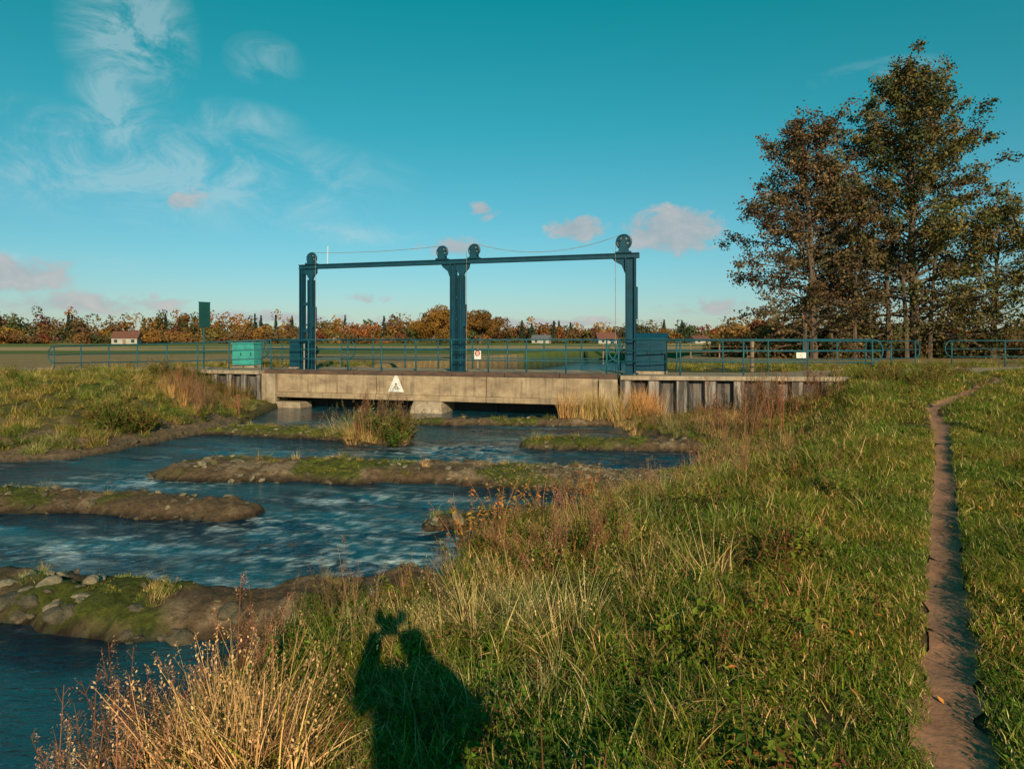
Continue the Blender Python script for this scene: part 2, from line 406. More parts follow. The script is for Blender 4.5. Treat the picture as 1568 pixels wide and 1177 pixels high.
sg = empty('swimming_warning_sign', W(5.72,-.05,0), ANG)
s=.32; zc=.70
b=MB(); b.add([(-s,-.02,zc),(s,-.02,zc),(.05,-.02,zc+.60),(-.05,-.02,zc+.60),(-s,.0,zc),(s,.0,zc),(.05,.0,zc+.60),(-.05,.0,zc+.60)],
 [(0,1,2,3),(4,7,6,5),(0,4,5,1),(1,5,6,2),(2,6,7,3),(3,7,4,0)]); b.obj('plate',M_white,sg)
b=MB(); b.cyl((0.0,-.026,zc+.29),(0,1,0),.035,.008,16); b.tube([(-.14,-.026,zc+.11),(-.07,-.026,zc+.14),(0,-.026,zc+.11),(.07,-.026,zc+.14),(.14,-.026,zc+.11)],.011,6)
b.tube([(-.08,-.026,zc+.18),(0.0,-.026,zc+.22),(.08,-.026,zc+.18)],.014,6); b.obj('pictogram',M_black,sg)

# ------------------------------------------------------------------ retaining walls (sheet piling)
def sheetwall(name, p0, p1, z0, z1, per=.9, dep=.2):
    p0=Vector((*p0,0)); p1=Vector((*p1,0)); u=(p1-p0); Ln=u.length; u.normalize(); n=Vector((-u.y,u.x,0))
    e=empty(name,(0,0,0))
    b=MB(); prof=[]; x=0
    while x<Ln:
        for q,dd in ((0,0),(.40,0),(.47,1),(.93,1)):
            if x+q*per<=Ln: prof.append((x+q*per,dd*dep))
        x+=per
    prof.append((Ln,0))
    vs=[]
    for q,dd in prof:
        p=p0+u*q+n*(dd-.04)
        vs.append((p.x,p.y,z0)); vs.append((p.x,p.y,z1))
    b.add(vs,[(2*i,2*i+2,2*i+3,2*i+1) for i in range(len(prof)-1)])
    o=b.obj('sheet_piles',M_pile,e); o.data.materials.append(M_pile_shade)
    for i,p in enumerate(o.data.polygons): p.material_index = 0 if i%4==0 else 1  # recessed faces get the painted-shade copy for depth
    md=o.modifiers.new('s','SOLIDIFY'); md.thickness=.02; md.offset=0
    r=MB(); x=0
    while x<Ln:
        for q in (0.0,.40):
            if x+q*per<Ln:
                p=p0+u*(x+q*per)-n*.055; r.tube([(p.x,p.y,z0),(p.x,p.y,z1)],.016,6)
        x+=per
    r.obj('interlocks',M_dark,e)
    c=MB(); q0=p0-n*.14; q1=p1-n*.14; r0=p0+n*.36; r1=p1+n*.36
    c.add([(q0.x,q0.y,z1+.003),(q1.x,q1.y,z1+.003),(r1.x,r1.y,z1+.003),(r0.x,r0.y,z1+.003),(q0.x,q0.y,z1+.14),(q1.x,q1.y,z1+.14),(r1.x,r1.y,z1+.14),(r0.x,r0.y,z1+.14)],
      [(0,3,2,1),(4,5,6,7),(0,1,5,4),(1,2,6,5),(2,3,7,6),(3,0,4,7)])
    o=c.obj('cap_beam',M_conc2,e); md=o.modifiers.new('b','BEVEL'); md.width=.015; md.segments=2
    return e
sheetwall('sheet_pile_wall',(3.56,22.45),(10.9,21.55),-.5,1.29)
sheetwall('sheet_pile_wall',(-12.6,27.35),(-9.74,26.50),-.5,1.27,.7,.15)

# ------------------------------------------------------------------ lifting frame
fr = empty('sluice_lifting_frame', OL, ANG)
BZ0,BZ1=5.38,5.55
def ibeam_x(name,x0,x1,yc,z0,z1,w,parent,m):
    b=MB(); h=.025; b.box(x0,x1,yc-w/2,yc+w/2,z0,z0+h); b.box(x0,x1,yc-w/2,yc+w/2,z1-h,z1); b.box(x0,x1,yc-w*.3,yc+w*.3,z0+h,z1-h)
    return b.obj(name,m,parent)
ibeam_x('top_beam',1.22,14.45,.6,BZ0,BZ1,.24,fr,M_blue)
def column(name,x0,x1,yc,z0,z1,dp_=.28):
    b=MB(); th=.03; b.box(x0,x0+th,yc-dp_/2,yc+dp_/2,z0,z1); b.box(x1-th,x1,yc-dp_/2,yc+dp_/2,z0,z1); b.box(x0+th,x1-th,yc-.03,yc+.03,z0,z1)
    b.box(x0-.08,x1+.08,yc-dp_/2-.06,yc+dp_/2+.06,z0-.001,z0+.04)
    return b.obj(name,M_blue,fr)
column('post_left',1.27,1.40,.6,1.45,BZ0-.003)
column('guide_left',1.64,1.84,.6,1.45,4.95)
column('post_middle',7.62,7.82,.6,1.45,BZ0-.003)
column('guide_middle',7.93,8.13,.6,1.45,4.95)
column('post_right',14.0,14.33,.6,1.45,BZ0-.003,.34)
def gusset(name,pts,yc,th=.05):
    b=MB(); n=len(pts); vs=[(x,yc-th,z) for x,z in pts]+[(x,yc+th,z) for x,z in pts]
    b.add(vs,[tuple(range(n)),tuple(reversed(range(n,2*n)))]+[(i,i+n,(i+1)%n+n,(i+1)%n) for i in range(n)])
    b.obj(name,M_blue,fr)
gusset('bracket_left',[(1.40,BZ0-.004),(1.98,BZ0-.004),(1.98,5.22),(1.86,5.10),(1.80,4.95),(1.66,4.95),(1.56,5.14),(1.40,5.20)],.6)
gusset('bracket_mid_r',[(7.82,BZ0-.004),(8.35,BZ0-.004),(8.32,5.22),(8.16,5.06),(8.13,4.95),(7.95,4.95),(7.90,5.1),(7.82,5.16)],.6)
gusset('bracket_mid_l',[(7.62,BZ0-.004),(7.25,BZ0-.004),(7.30,5.28),(7.50,5.12),(7.60,4.85)],.6)
gusset('bracket_right',[(13.99,BZ0-.004),(13.55,BZ0-.004),(13.62,5.28),(13.86,5.14),(13.98,4.85)],.6)
for i,(x0,x1,zz) in enumerate([(1.40,1.64,3.95),(1.40,1.64,2.9),(1.40,1.64,2.0),(7.82,7.93,4.1),(7.82,7.93,3.3),(7.82,7.93,2.3)]):
    b=MB(); b.box(x0+.001,x1-.001,.55,.65,zz,zz+.12); b.obj(f'tie_plate_{i}',M_blue,fr)
b=MB(); b.box(8.133,8.20,.48,.72,3.1,3.9); b.obj('guide_plate',M_blue,fr)
b=MB(); b.box(1.843,1.90,.48,.72,3.1,3.9); b.box(14.333,14.39,.48,.72,3.3,4.4); b.obj('guide_plate_outer',M_blue,fr)
def pulley(name,a,zc,r):
    b=MB(); n=28
    ring=[(a+r*math.cos(2*math.pi*i/n),.6,zc+r*math.sin(2*math.pi*i/n)) for i in range(n+1)]
    b.tube(ring,.04,8)
    b.cyl((a,.6,zc),(0,1,0),r*.97,.04,n); b.cyl((a,.6,zc),(0,1,0),.07,.24,14)
    for k in range(5):
        th=2*math.pi*k/5+.3; b.tube([(a,.56,zc),(a+r*.93*math.cos(th),.56,zc+r*.93*math.sin(th))],.022,6)
    b.obj(name,M_blue,fr)
    h=MB()
    for k in range(5):
        th=2*math.pi*(k+.5)/5+.3; h.cyl((a+r*.58*math.cos(th),.575,zc+r*.58*math.sin(th)),(0,1,0),r*.13,.012,12)
    h.obj(name+'_holes',M_cable,fr)
    c=MB()
    for yy in (.46,.70):
        c.add([(a-r*.75,yy,BZ1+.002),(a+r*.75,yy,BZ1+.002),(a+.08,yy,zc+.1),(a-.08,yy,zc+.1),(a-r*.75,yy+.03,BZ1+.002),(a+r*.75,yy+.03,BZ1+.002),(a+.08,yy+.03,zc+.1),(a-.08,yy+.03,zc+.1)],
          [(0,1,2,3),(4,7,6,5),(0,4,5,1),(1,5,6,2),(2,6,7,3),(3,7,4,0)])
    c.box(a-r*1.05,a+r*1.05,.44,.76,BZ1+.001,BZ1+.05)
    c.obj(name+'_bracket',M_blue,fr)
pulley('pulley_a',1.75,5.80,.20); pulley('pulley_b',7.27,5.84,.20); pulley('pulley_c',8.52,5.86,.20); pulley('pulley_d',13.93,5.93,.24)
cb=MB()
def cable(p,q,sag,r=.010,n=14):
    pts=[]
    for i in range(n+1):
        u=i/n; pts.append((p[0]+(q[0]-p[0])*u, .6, p[1]+(q[1]-p[1])*u-sag*4*u*(1-u)))
    cb.tube(pts,r,5)
cable((1.75,6.02),(7.2,6.06),.08); cable((8.6,6.08),(13.8,6.17),.42)
for a in (1.98,8.26,13.66): cb.tube([(a,.5,5.82 if a<13 else 5.92),(a,.5,1.46)],.010,5)
cb.obj('lifting_cables',M_cable,fr)
b=MB(); b.tube([(2.45,.6,BZ1),(2.47,.6,6.25)],.015,6); b.obj('antenna',M_white,fr)

# ------------------------------------------------------------------ railings
def railing(name, pts, H=1.17, rails=(1.17,.80,.44), sp=1.65, loop=(True,True)):
    P=[Vector(p) for p in pts]; b=MB()
    seg=[(P[i+1]-P[i]).length for i in range(len(P)-1)]; tot=sum(seg)
    def at(s):
        s=max(0,min(tot,s))
        for i,l in enumerate(seg):
            if s<=l or i==len(seg)-1: return P[i]+(P[i+1]-P[i])*(s/l)
            s-=l
    inset=.33
    def line(h,s0,s1,r):
        ss=[s0]; acc=0
        for l in seg:
            acc+=l
            if s0<acc<s1: ss.append(acc)
        ss.append(s1)
        b.tube([at(q)+Vector((0,0,h)) for q in ss],r,8)
    hi,lo=rails[0],rails[-1]
    line(hi,inset if loop[0] else 0,tot-(inset if loop[1] else 0),.026)
    line(lo,inset if loop[0] else 0,tot-(inset if loop[1] else 0),.022)
    for h in rails[1:-1]: line(h,.06,tot-.06,.020)
    for side in (0,1):
        if loop[side]:
            pts2=[]; rr=(hi-lo)/2
            for i in range(13):
                th=math.pi*i/12
                off=math.sin(th)*inset; h=(hi+lo)/2+math.cos(th)*rr
                s_=(inset-off) if side==0 else tot-inset+off
                pts2.append(at(s_)+Vector((0,0,h)))
            b.tube(pts2,.025,8)
    n=max(1,round((tot-2*inset)/sp))
    for i in range(n+1):
        p=at(inset+(tot-2*inset)*i/n); b.tube([p+Vector((0,0,-.25)),p+Vector((0,0,H))],.028,8)
    return b.obj(name,M_rail,None,smooth=True)
zb=1.44
railing('metal_railing',[W(-11.3,.16,1.14),W(-3,.16,1.32),W(.1,.16,zb)])
railing('metal_railing',[W(-.15,.2,zb),W(3.9,.2,zb)],loop=(True,True))
railing('metal_railing',[W(3.3,.12,zb),W(13.75,.12,zb)],loop=(False,True),sp=1.35)
railing('metal_railing',[(3.25,22.95,zb),(8.5,22.15,zb),(11.9,21.9,1.44)],sp=1.9)
railing('metal_railing',[W(-3.2,3.1,1.42),W(3.2,3.1,zb),W(13.8,3.1,zb)],sp=1.5)
railing('metal_railing',[(4.2,26.1,1.42),(9.5,25.8,1.4),(13.5,27.4,1.38),(17.8,29.8,1.38)],sp=1.8)
railing('metal_railing',[(19.6,30.9,1.40),(26,31.6,1.4),(36,32.4,1.4)],sp=2.6)

# ------------------------------------------------------------------ cabinets, signs, posts
def cabinet(name, loc, rz, w, dpt, h, m, slope=.12, doors=2):
    e=empty(name,loc,rz)
    pbox(e,'plinth',-w/2-.02,w/2+.02,-dpt/2-.02,dpt/2+.02,-.2,.08,M_conc2)
    pbox(e,'body',-w/2,w/2,-dpt/2,dpt/2,.083,h-slope,m,.015)
    b=MB(); z0=h-slope+.003
    b.add([(-w/2-.04,-dpt/2-.05,z0),(w/2+.04,-dpt/2-.05,z0),(w/2+.04,dpt/2+.04,z0),(-w/2-.04,dpt/2+.04,z0),
           (-w/2-.04,-dpt/2-.05,z0+.05),(w/2+.04,-dpt/2-.05,z0+.05),(w/2+.04,dpt/2+.04,z0+slope),(-w/2-.04,dpt/2+.04,z0+slope)],
      [(0,3,2,1),(4,5,6,7),(0,1,5,4),(1,2,6,5),(2,3,7,6),(3,0,4,7)]); b.obj('lid',m,e)
    for i in range(doors):
        x0=-w/2+.04+i*(w-.08)/doors; x1=x0+(w-.08)/doors-.02
        pbox(e,f'door_{i}',x0,x1,-dpt/2-.018,-dpt/2-.001,.13,h-slope-.05,m,.006)
        b=MB()
        for k in range(4): b.box(x0+.06,x1-.06,-dpt/2-.03,-dpt/2-.019,h-slope-.16-k*.04,h-slope-.145-k*.04)
        b.obj(f'vent_{i}',m,e)
        b=MB(); b.box(x1-.07,x1-.045,-dpt/2-.05,-dpt/2-.019,h*.45,h*.58); b.obj(f'handle_{i}',M_black,e)
    return e
cabinet('turquoise_cabinet',(-11.75,30.3,1.42),ANG,1.12,.6,1.08,M_turq,.08)
cabinet('blue_control_cabinet',(4.95,24.35,1.42),ANG,1.1,.7,1.42,M_blue,.22)
e=cabinet('blue_motor_cabinet',(-8.75,28.1,1.42),ANG,.62,.5,1.25,M_blue,.14,1)
b=MB(); b.cyl((.55,0,.75),(1,0,0),.2,.42,18); b.box(.4,.7,-.15,.15,.0,.56); b.cyl((.80,0,.75),(1,0,0),.13,.1,16); b.obj('motor',M_blue,e)
sp_=empty('green_signboard',(-13.05,28.9,1.38),math.radians(58))
b=MB(); b.tube([(0,0,-.2),(0,0,2.8)],.035,8); b.obj('post',M_rail,sp_)
pbox(sp_,'board',-.26,.26,-.065,-.037,1.75,2.80,M_green,.01); pbox(sp_,'frame_top',-.28,.28,-.07,-.03,2.802,2.83,M_rail,.004)
ws=empty('prohibition_sign',(-1.36,27.0,1.42),ANG)
b=MB(); b.tube([(0,0.03,-.2),(0,0.03,.85)],.022,8); b.obj('post',M_cable,ws)
pbox(ws,'board',-.14,.14,-.01,.005,.42,.80,M_white,.004)
b=MB(); n=20; b.tube([(.09*math.cos(2*math.pi*i/n),-.018,.66+.09*math.sin(2*math.pi*i/n)) for i in range(n+1)],.02,6); b.box(-.07,.07,-.022,-.012,.645,.675); b.obj('red_ring',M_red,ws)
ws=empty('rail_notice_plate',(9.3,22.0,0),-.1)
pbox(ws,'plate',-.15,.15,-.06,-.045,2.02,2.20,M_white,.004); b=MB(); b.box(-.1,.1,-.064,-.061,2.14,2.15); b.box(-.1,.06,-.064,-.061,2.08,2.09); b.obj('lettering',M_black,ws)
b=MB(); b.tube([(-8.05,26.45,1.3),(-8.05,26.45,2.4)],.03,10); b.tube([(-8.05,26.45,2.4),(-8.05,26.45,2.46)],[.035,.02],10); b.obj('white_marker_post',M_cable)
b=MB(); b.tube([(9.35,26.6,1.2),(9.35,26.6,2.56),(9.35,26.6,2.62)],[.085,.08,.05],10); b.obj('wooden_post',M_wood)
b=MB()
fx=np.linspace(6,44,20)
for i,x in enumerate(fx):
    y=44+x*.15; b.tube([(x,y,1.0),(x+R_(-.04,.04),y,2.3+R_(-.06,.06))],.05,6)
for h in (2.15,1.8): b.tube([(x,44+x*.15,h) for x in fx],.015,4)
b.obj('pasture_fence',M_wood)

# ------------------------------------------------------------------ houses (small, far)
M_wallw=mat('white_render',(.42,.40,.35),(.32,.30,.26),scale=1); M_roof=mat('roof_tiles',(.20,.075,.045),(.12,.05,.04),scale=2)
M_roofg=mat('grey_roof',(.16,.16,.17),(.1,.1,.11),scale=2); M_glass=mat('window_glass',(.03,.04,.05),rough=.15,scale=2,bump=0)
def house(name,x,y,w,dpt,h,rh,rz,mr):
    e=empty(name,(x,y,.8),rz)
    pbox(e,'walls',-w/2,w/2,-dpt/2,dpt/2,0,h,M_wallw,0)
    b=MB(); o_=.4
    b.add([(-w/2-o_,-dpt/2-o_,h+.01),(w/2+o_,-dpt/2-o_,h+.01),(w/2+o_,dpt/2+o_,h+.01),(-w/2-o_,dpt/2+o_,h+.01),(-w/2-o_,0,h+rh),(w/2+o_,0,h+rh)],
      [(0,1,5,4),(2,3,4,5),(0,4,3),(1,2,5),(0,3,2,1)]); b.obj('roof',mr,e)
    b=MB(); k=max(2,int(w/2.5))
    for i in range(k):
        xx=-w/2+w*(i+.5)/k
        if i!=k//2: b.box(xx-.5,xx+.5,-dpt/2-.03,-dpt/2-.003,.9,2.0)
    b.obj('windows',M_glass,e); xx=-w/2+w*(k//2+.5)/k
    pbox(e,'door',xx-.5,xx+.5,-dpt/2-.03,-dpt/2-.003,.02,2.0,M_wood,0)
    pbox(e,'chimney',w*.25-.3,w*.25+.3,-.3,.3,h+rh*.6,h+rh+.6,M_roof,0)
house('farm_house',36,262,7,6,2.1,2.6,.1,M_roof); house('farm_house',12,278,7,6,2.1,1.8,-.2,M_roofg)
house('farm_house',75,274,7,6,2.0,1.6,.3,M_roof); house('farm_house',-133,236,8,6,2.4,2.4,.2,M_roof)

# ------------------------------------------------------------------ background trees
def crown(x,y,z0,H,Wd,col,n,size,conifer=False,store=None,k=7,var=.25):
    n=int(n)
    if conifer:
        h=rng.random(n)**1.3; r=(1-h)*Wd*.5*(.6+.4*rng.random(n)); th=rng.random(n)*6.283
        P=np.stack([x+r*np.cos(th),y+r*np.sin(th),z0+h*H],1); v=np.stack([np.cos(th),np.sin(th),.4+0*th],1)
    else:
        cc=rng.normal(size=(k,3))*np.array([Wd*.20,Wd*.2,H*.17])+np.array([x,y,z0+H*.52]); rad=rng.uniform(.16,.30,k)*Wd
        which=rng.integers(0,k,n); v=rng.normal(size=(n,3)); v/=np.linalg.norm(v,axis=1)[:,None]
        P=cc[which]+v*(rad[which]*(.80+.25*rng.random(n)))[:,None]*np.array([1,1,min(1.15,H*.95/Wd)])
        P[:,2]=np.maximum(P[:,2],z0+.02*H)
    c=np.array(col)[None,:]*rng.uniform(1-var,1+var,n)[:,None]
    store[0].append(P); store[1].append(np.full(n,size)*rng.uniform(.6,1.3,n)); store[2].append(c); store[3].append(v)
def build(name,S,parent=None):
    o=quadmesh(name,leafquads(np.concatenate(S[0]),np.concatenate(S[1]),np.concatenate(S[3])),np.concatenate(S[2]),M_leaf)
    if parent: o.parent=parent
    return o
pal=[(.17,.075,.025),(.14,.07,.028),(.20,.10,.025),(.10,.062,.028),(.07,.068,.025),(.12,.038,.024),(.05,.058,.024),(.16,.09,.03)]
S=([],[],[],[])
x=-420
while x<500:
    for row in range(2):
        y=R_(296,302)+row*12-abs(x)*.05
        hm=float(.45+1.0*fbm(np.array(x*.03+row*3.1),np.array(row*7.7),55,3))
        big=(1.35 if x<-30 else .98)
        if 95<x<160: big=1.25
        c=random.choice(pal); H=R_(6.2,9.8)*big*hm*(1+.10*row)
        crown(x+R_(-2,2),y,.3,H,R_(7,13),tuple(v*R_(.75,1.15) for v in c),420,.58,store=S,k=9,var=.12)
    crown(x,R_(284,290),.3,R_(2.2,4.2),R_(8,14),(.065,.06,.025),170,.55,store=S,var=.15)
    x+=R_(3.4,5.2)
x=-420
while x<500:
    k=random.choice([1,2,3,5,8]) if x<-20 else random.choice([1,1,2,3])
    for j in range(k):
        crown(x,R_(290,312),.5,R_(9.8,13.8)*(1.06 if x<-30 else .82),R_(4,6),(.022,.034,.02),320,.5,True,S); x+=R_(2.5,5)
    x+=R_(6,26)
for k in range(60):
    x=R_(-240,-50); crown(x,R_(240,268),.3,R_(3,6.8),R_(7,12),random.choice(pal),330,.45,store=S,var=.15)
build('distant_tree_line',S)
def oak(name,x,y,H,Wd,col,n):
    S=([],[],[],[]); e=empty(name,(0,0,0))
    k=38
    for i in range(k):
        th=R_(0,6.28); rr=Wd*.38*math.sqrt(random.random()); hh=H*(.20+.62*math.sqrt(max(0,1-(rr/(Wd*.42))**2))*random.random()**.6)
        v=rng.normal(size=(n//k,3)); v/=np.linalg.norm(v,axis=1)[:,None]; rad=R_(.09,.15)*Wd
        P=np.array([x+rr*math.cos(th),y+rr*math.sin(th),1+hh])+v*rad*(.7+.35*rng.random(n//k))[:,None]*np.array([1,1,.8])
        S[0].append(P); S[1].append(rng.uniform(.20,.38,n//k)); S[2].append(np.array(col)*R_(.75,1.2)*rng.uniform(.8,1.2,(n//k,1))); S[3].append(v)
    build('crown',S,e)
    b=MB(); b.tube([(x,y,.5),(x+.1,y,H*.35),(x-.1,y,H*.7)],[.55,.4,.12],8)
    for i in range(9):
        th=R_(0,6.28); b.tube([(x,y,H*R_(.25,.5)),(x+math.cos(th)*Wd*.15,y+math.sin(th)*Wd*.15,H*.55),(x+math.cos(th)*Wd*.3,y+math.sin(th)*Wd*.3,H*R_(.6,.8))],[.25,.15,.05],6)
    b.obj('trunk',M_bark,e); return e
oak('oak_tree',-21,198,12.8,19,(.15,.075,.018),14000); oak('oak_tree',-9.5,203,12.2,16.5,(.11,.058,.018),12000)
oak('oak_tree',72,150,6.5,9,(.10,.055,.02),2500)

# ------------------------------------------------------------------ alders
def alder(name,x,y,z0,H,env,nprim,cols,leaf_mul=1.0,low=.06,leanx=0,trunk_r=.26,ysq=.8):
    e=empty(name,(0,0,0)); b=MB(); P=[];Sz=[];Cc=[]
    wob=[(R_(-.25,.25),R_(-.25,.25)) for _ in range(9)]
    def tp(t):
        i=min(7,int(t*8)); f=t*8-i
        wx=wob[i][0]*(1-f)+wob[i+1][0]*f; wy=wob[i][1]*(1-f)+wob[i+1][1]*f
        return Vector((x+leanx*t+wx*t,y+wy*t,z0+H*t))
    ts=[0,.01,.06,.125,.25,.375,.5,.625,.75,.875,.98]
    b.tube([tp(t)-Vector((0,0,.3 if t==0 else 0)) for t in ts],[trunk_r*1.35 if t==0 else trunk_r*(1-t)**.9+.02 for t in ts],9)
    for i in range(nprim):
        t=low+(0.97-low)*((i+random.random())/nprim)**.95
        az=i*2.39996+R_(-.5,.5); el=math.radians(10+40*t+R_(-10,14)); Ln=env(t)*R_(.62,1.12)/max(.55,math.cos(el))
        dr=Vector((math.cos(az)*math.cos(el),math.sin(az)*math.cos(el)*ysq,math.sin(el)))
        p=tp(t*.93); pts=[p]; dd=dr.copy(); droop=R_(.02,.18)*(1.2-t)
        for k in range(5):
            dd=(dd+Vector((R_(-.12,.12),R_(-.12,.12),-droop+R_(-.06,.06)))).normalized(); p=p+dd*Ln/5; pts.append(p.copy())
        r0=max(.018,trunk_r*.32*(1-t)+.012)
        b.tube(pts,[r0*(1-k/5.6) for k in range(6)],5)
        ns=max(4,int(Ln*2.0))
        for j in range(ns):
            s=.18+.82*((j+random.random())/ns); k=min(4,int(s*5)); f=s*5-k
            q=pts[k]*(1-f)+pts[k+1]*f
            d2=(dd*.7+Vector((R_(-1,1),R_(-1,1),R_(-.6,.75)))).normalized(); l2=(.35+.28*Ln*(1.15-s))*R_(.6,1.2)
            q1=q+d2*l2*.5+Vector((0,0,R_(-.05,.05))); q2=q+d2*l2+Vector((0,0,R_(-.18,.02)))
            b.tube([q,q1,q2],[.016,.011,.005],3)
            nl=int((36+26*random.random())*leaf_mul*(.4 if t<.22 else 1)*(.75 if s<.4 else 1))
            if random.random()<.13: nl=int(nl*.12)
            col=np.array(random.choice(cols))*R_(.5,1.25)
            u=rng.random((nl,1))**.7
            base=np.array(q)*(1-u)+np.array(q2)*u
            P.append(base+rng.normal(size=(nl,3))*np.array([.22,.22,.17])); Sz.append(rng.uniform(.06,.13,nl)); Cc.append(col*rng.uniform(.6,1.4,(nl,1)))
    b.obj('trunk_and_branches',M_bark,e)
    o=quadmesh('foliage',leafquads(np.concatenate(P),np.concatenate(Sz)),np.concatenate(Cc),M_leaf); o.parent=e
    return e
def envf(tab):
    return lambda t: float(np.interp(t,[a for a,_ in tab],[b_ for _,b_ in tab]))
rust=[(.115,.075,.036),(.09,.062,.032),(.135,.085,.042),(.072,.066,.03),(.08,.05,.03)]
olive=[(.095,.083,.026),(.072,.078,.026),(.11,.088,.03),(.055,.066,.024),(.13,.10,.033)]
alder('alder_tree',19.9,45,1.2,16.4,envf([(0,4.4),(.15,5.6),(.35,5.0),(.6,3.7),(.8,2.5),(.93,1.3),(1,.4)]),118,rust,1.1,.06,-.5)
alder('alder_tree',27.2,46,1.2,20.6,envf([(0,5.0),(.15,7.4),(.35,6.4),(.55,5.1),(.75,3.5),(.9,1.9),(1,.4)]),160,olive+rust[:1],1.1,.06,-.6,.32)
alder('alder_tree',23.5,47.5,1.2,12.6,envf([(0,3),(.3,3.8),(.7,2.6),(1,.5)]),56,rust+olive,.95,.12,0,.2)
alder('alder_tree',32.0,45.5,1.2,10.5,envf([(0,3.5),(.2,4.6),(.6,3.2),(1,.5)]),58,olive,.95,.06,.6,.2)
b=MB()
for xx,yy,h in ((19.0,44.2,9),(21.3,45.6,11),(22.4,44.6,9),(24.9,45.2,12),(25.8,44.6,10),(27.7,45.3,10)):
    b.tube([(xx,yy,1),(xx+R_(-.1,.1),yy,1+h*.3),(xx+R_(-.4,.4),yy,1+h*.65),(xx+R_(-.7,.7),yy,1+h)],[.17,.14,.1,.03],7)
b.obj('alder_stems',M_bark)
S=([],[],[],[])
for k in range(100):
    x=R_(14.5,54); crown(x,R_(46,52),1,R_(1.3,2.8),R_(2,3.6),random.choice([(.06,.06,.02),(.09,.055,.025),(.05,.05,.02),(.11,.07,.03)]),420,.13,store=S)
build('hedge',S)
S=([],[],[],[])
for k in range(30):
    x=R_(33,85); crown(x,R_(95,110),1,R_(2.5,5.8),R_(5,8),random.choice(pal),500,.3,store=S)
build('hedgerow',S)

# ------------------------------------------------------------------ plant variants
def hcoll(name): return bpy.data.collections.new(name)
def blade(b,x,y,h,w,az,lean,droop,col,segs=4,z=0):
    dx,dy=math.cos(az),math.sin(az); sx,sy=-dy,dx; tw=R_(-.8,.8); sx,sy=sx*math.cos(tw)-sy*math.sin(tw),sx*math.sin(tw)+sy*math.cos(tw)
    vs=[]
    for i in range(segs+1):
        s=i/segs; o=(lean*s+droop*s*s)*h; zz=h*(s-.42*droop*s*s)
        ww=w*.5*(1-s**1.6)+.0004
        vs+= [(x+dx*o-sx*ww,y+dy*o-sy*ww,z+zz),(x+dx*o+sx*ww,y+dy*o+sy*ww,z+zz)]
    b.add(vs,[(2*i,2*i+1,2*i+3,2*i+2) for i in range(segs)],col)
    return (x+dx*(lean+droop)*h,y+dy*(lean+droop)*h,z+h*(1-.42*droop))
def jc(c,v=.3):
    k=R_(1-v,1+v); return tuple(min(1,max(0,q*k*R_(.92,1.08))) for q in c)
GREEN=(.072,.100,.014); YG=(.13,.13,.021); TAN=(.37,.25,.12); BRN=(.17,.092,.046); DG=(.035,.058,.013); ORG=(.36,.12,.03)
def variants(cname,fn,k):
    c=hcoll(cname)
    for i in range(k):
        b=MB(); fn(b); o=b.obj(f'{cname}_{i:02d}',M_blade,link=False); c.objects.link(o)
    return c
def leafat(b,p,s,col,az,tilt):
    x,y,z=p; dx,dy=math.cos(az),math.sin(az); c,si=math.cos(tilt),math.sin(tilt)
    b.add([(x,y,z),(x+dx*s*.9*c-dy*s*.5,y+dy*s*.9*c+dx*s*.5,z+s*.9*si+s*.12),(x+dx*2*s*c,y+dy*2*s*c,z+2*s*si),(x+dx*s*.9*c+dy*s*.5,y+dy*s*.9*c-dx*s*.5,z+s*.9*si+s*.12)],[(0,1,2),(0,2,3)],col)
def f_lawn(b):
    for _ in range(150):
        a=R_(0,6.28); r=.21*math.sqrt(random.random())
        blade(b,r*math.cos(a),r*math.sin(a),R_(.025,.075),R_(.003,.006),R_(0,6.28),R_(.1,.8),R_(0,.7),jc(random.choice([GREEN,GREEN,YG,GREEN,GREEN,YG,BRN,TAN])),2)
    for _ in range(26):
        a=R_(0,6.28); r=.21*math.sqrt(random.random()); leafat(b,(r*math.cos(a),r*math.sin(a),R_(.015,.055)),R_(.010,.021),jc(GREEN),R_(0,6.28),R_(-.3,.3))
def f_long(b):
    for _ in range(120):
        a=R_(0,6.28); r=.20*math.sqrt(random.random())
        blade(b,r*math.cos(a),r*math.sin(a),R_(.07,.24),R_(.004,.009),R_(0,6.28),R_(.05,.7),R_(.1,1.1),jc(random.choice([GREEN,GREEN,YG,YG,GREEN,GREEN,TAN,BRN])),4)
def f_dry(b):
    for _ in range(85):
        a=R_(0,6.28); r=.17*math.sqrt(random.random())
        blade(b,r*math.cos(a),r*math.sin(a),R_(.12,.38),R_(.003,.008),a+R_(-1.6,1.6),R_(.05,.6),R_(.1,1.1),jc(random.choice([TAN,TAN,BRN,(.25,.17,.08),YG])),4)
    for _ in range(12):
        a=R_(0,6.28); r=.14*math.sqrt(random.random()); tp_=blade(b,r*math.cos(a),r*math.sin(a),R_(.30,.58),.0035,a,R_(.05,.4),R_(.05,.35),jc(TAN),4)
        for k in range(7): leafat(b,(tp_[0]+R_(-.012,.012),tp_[1]+R_(-.012,.012),tp_[2]-k*.012),.008,jc((.33,.22,.12)),R_(0,6.28),R_(.3,1.2))
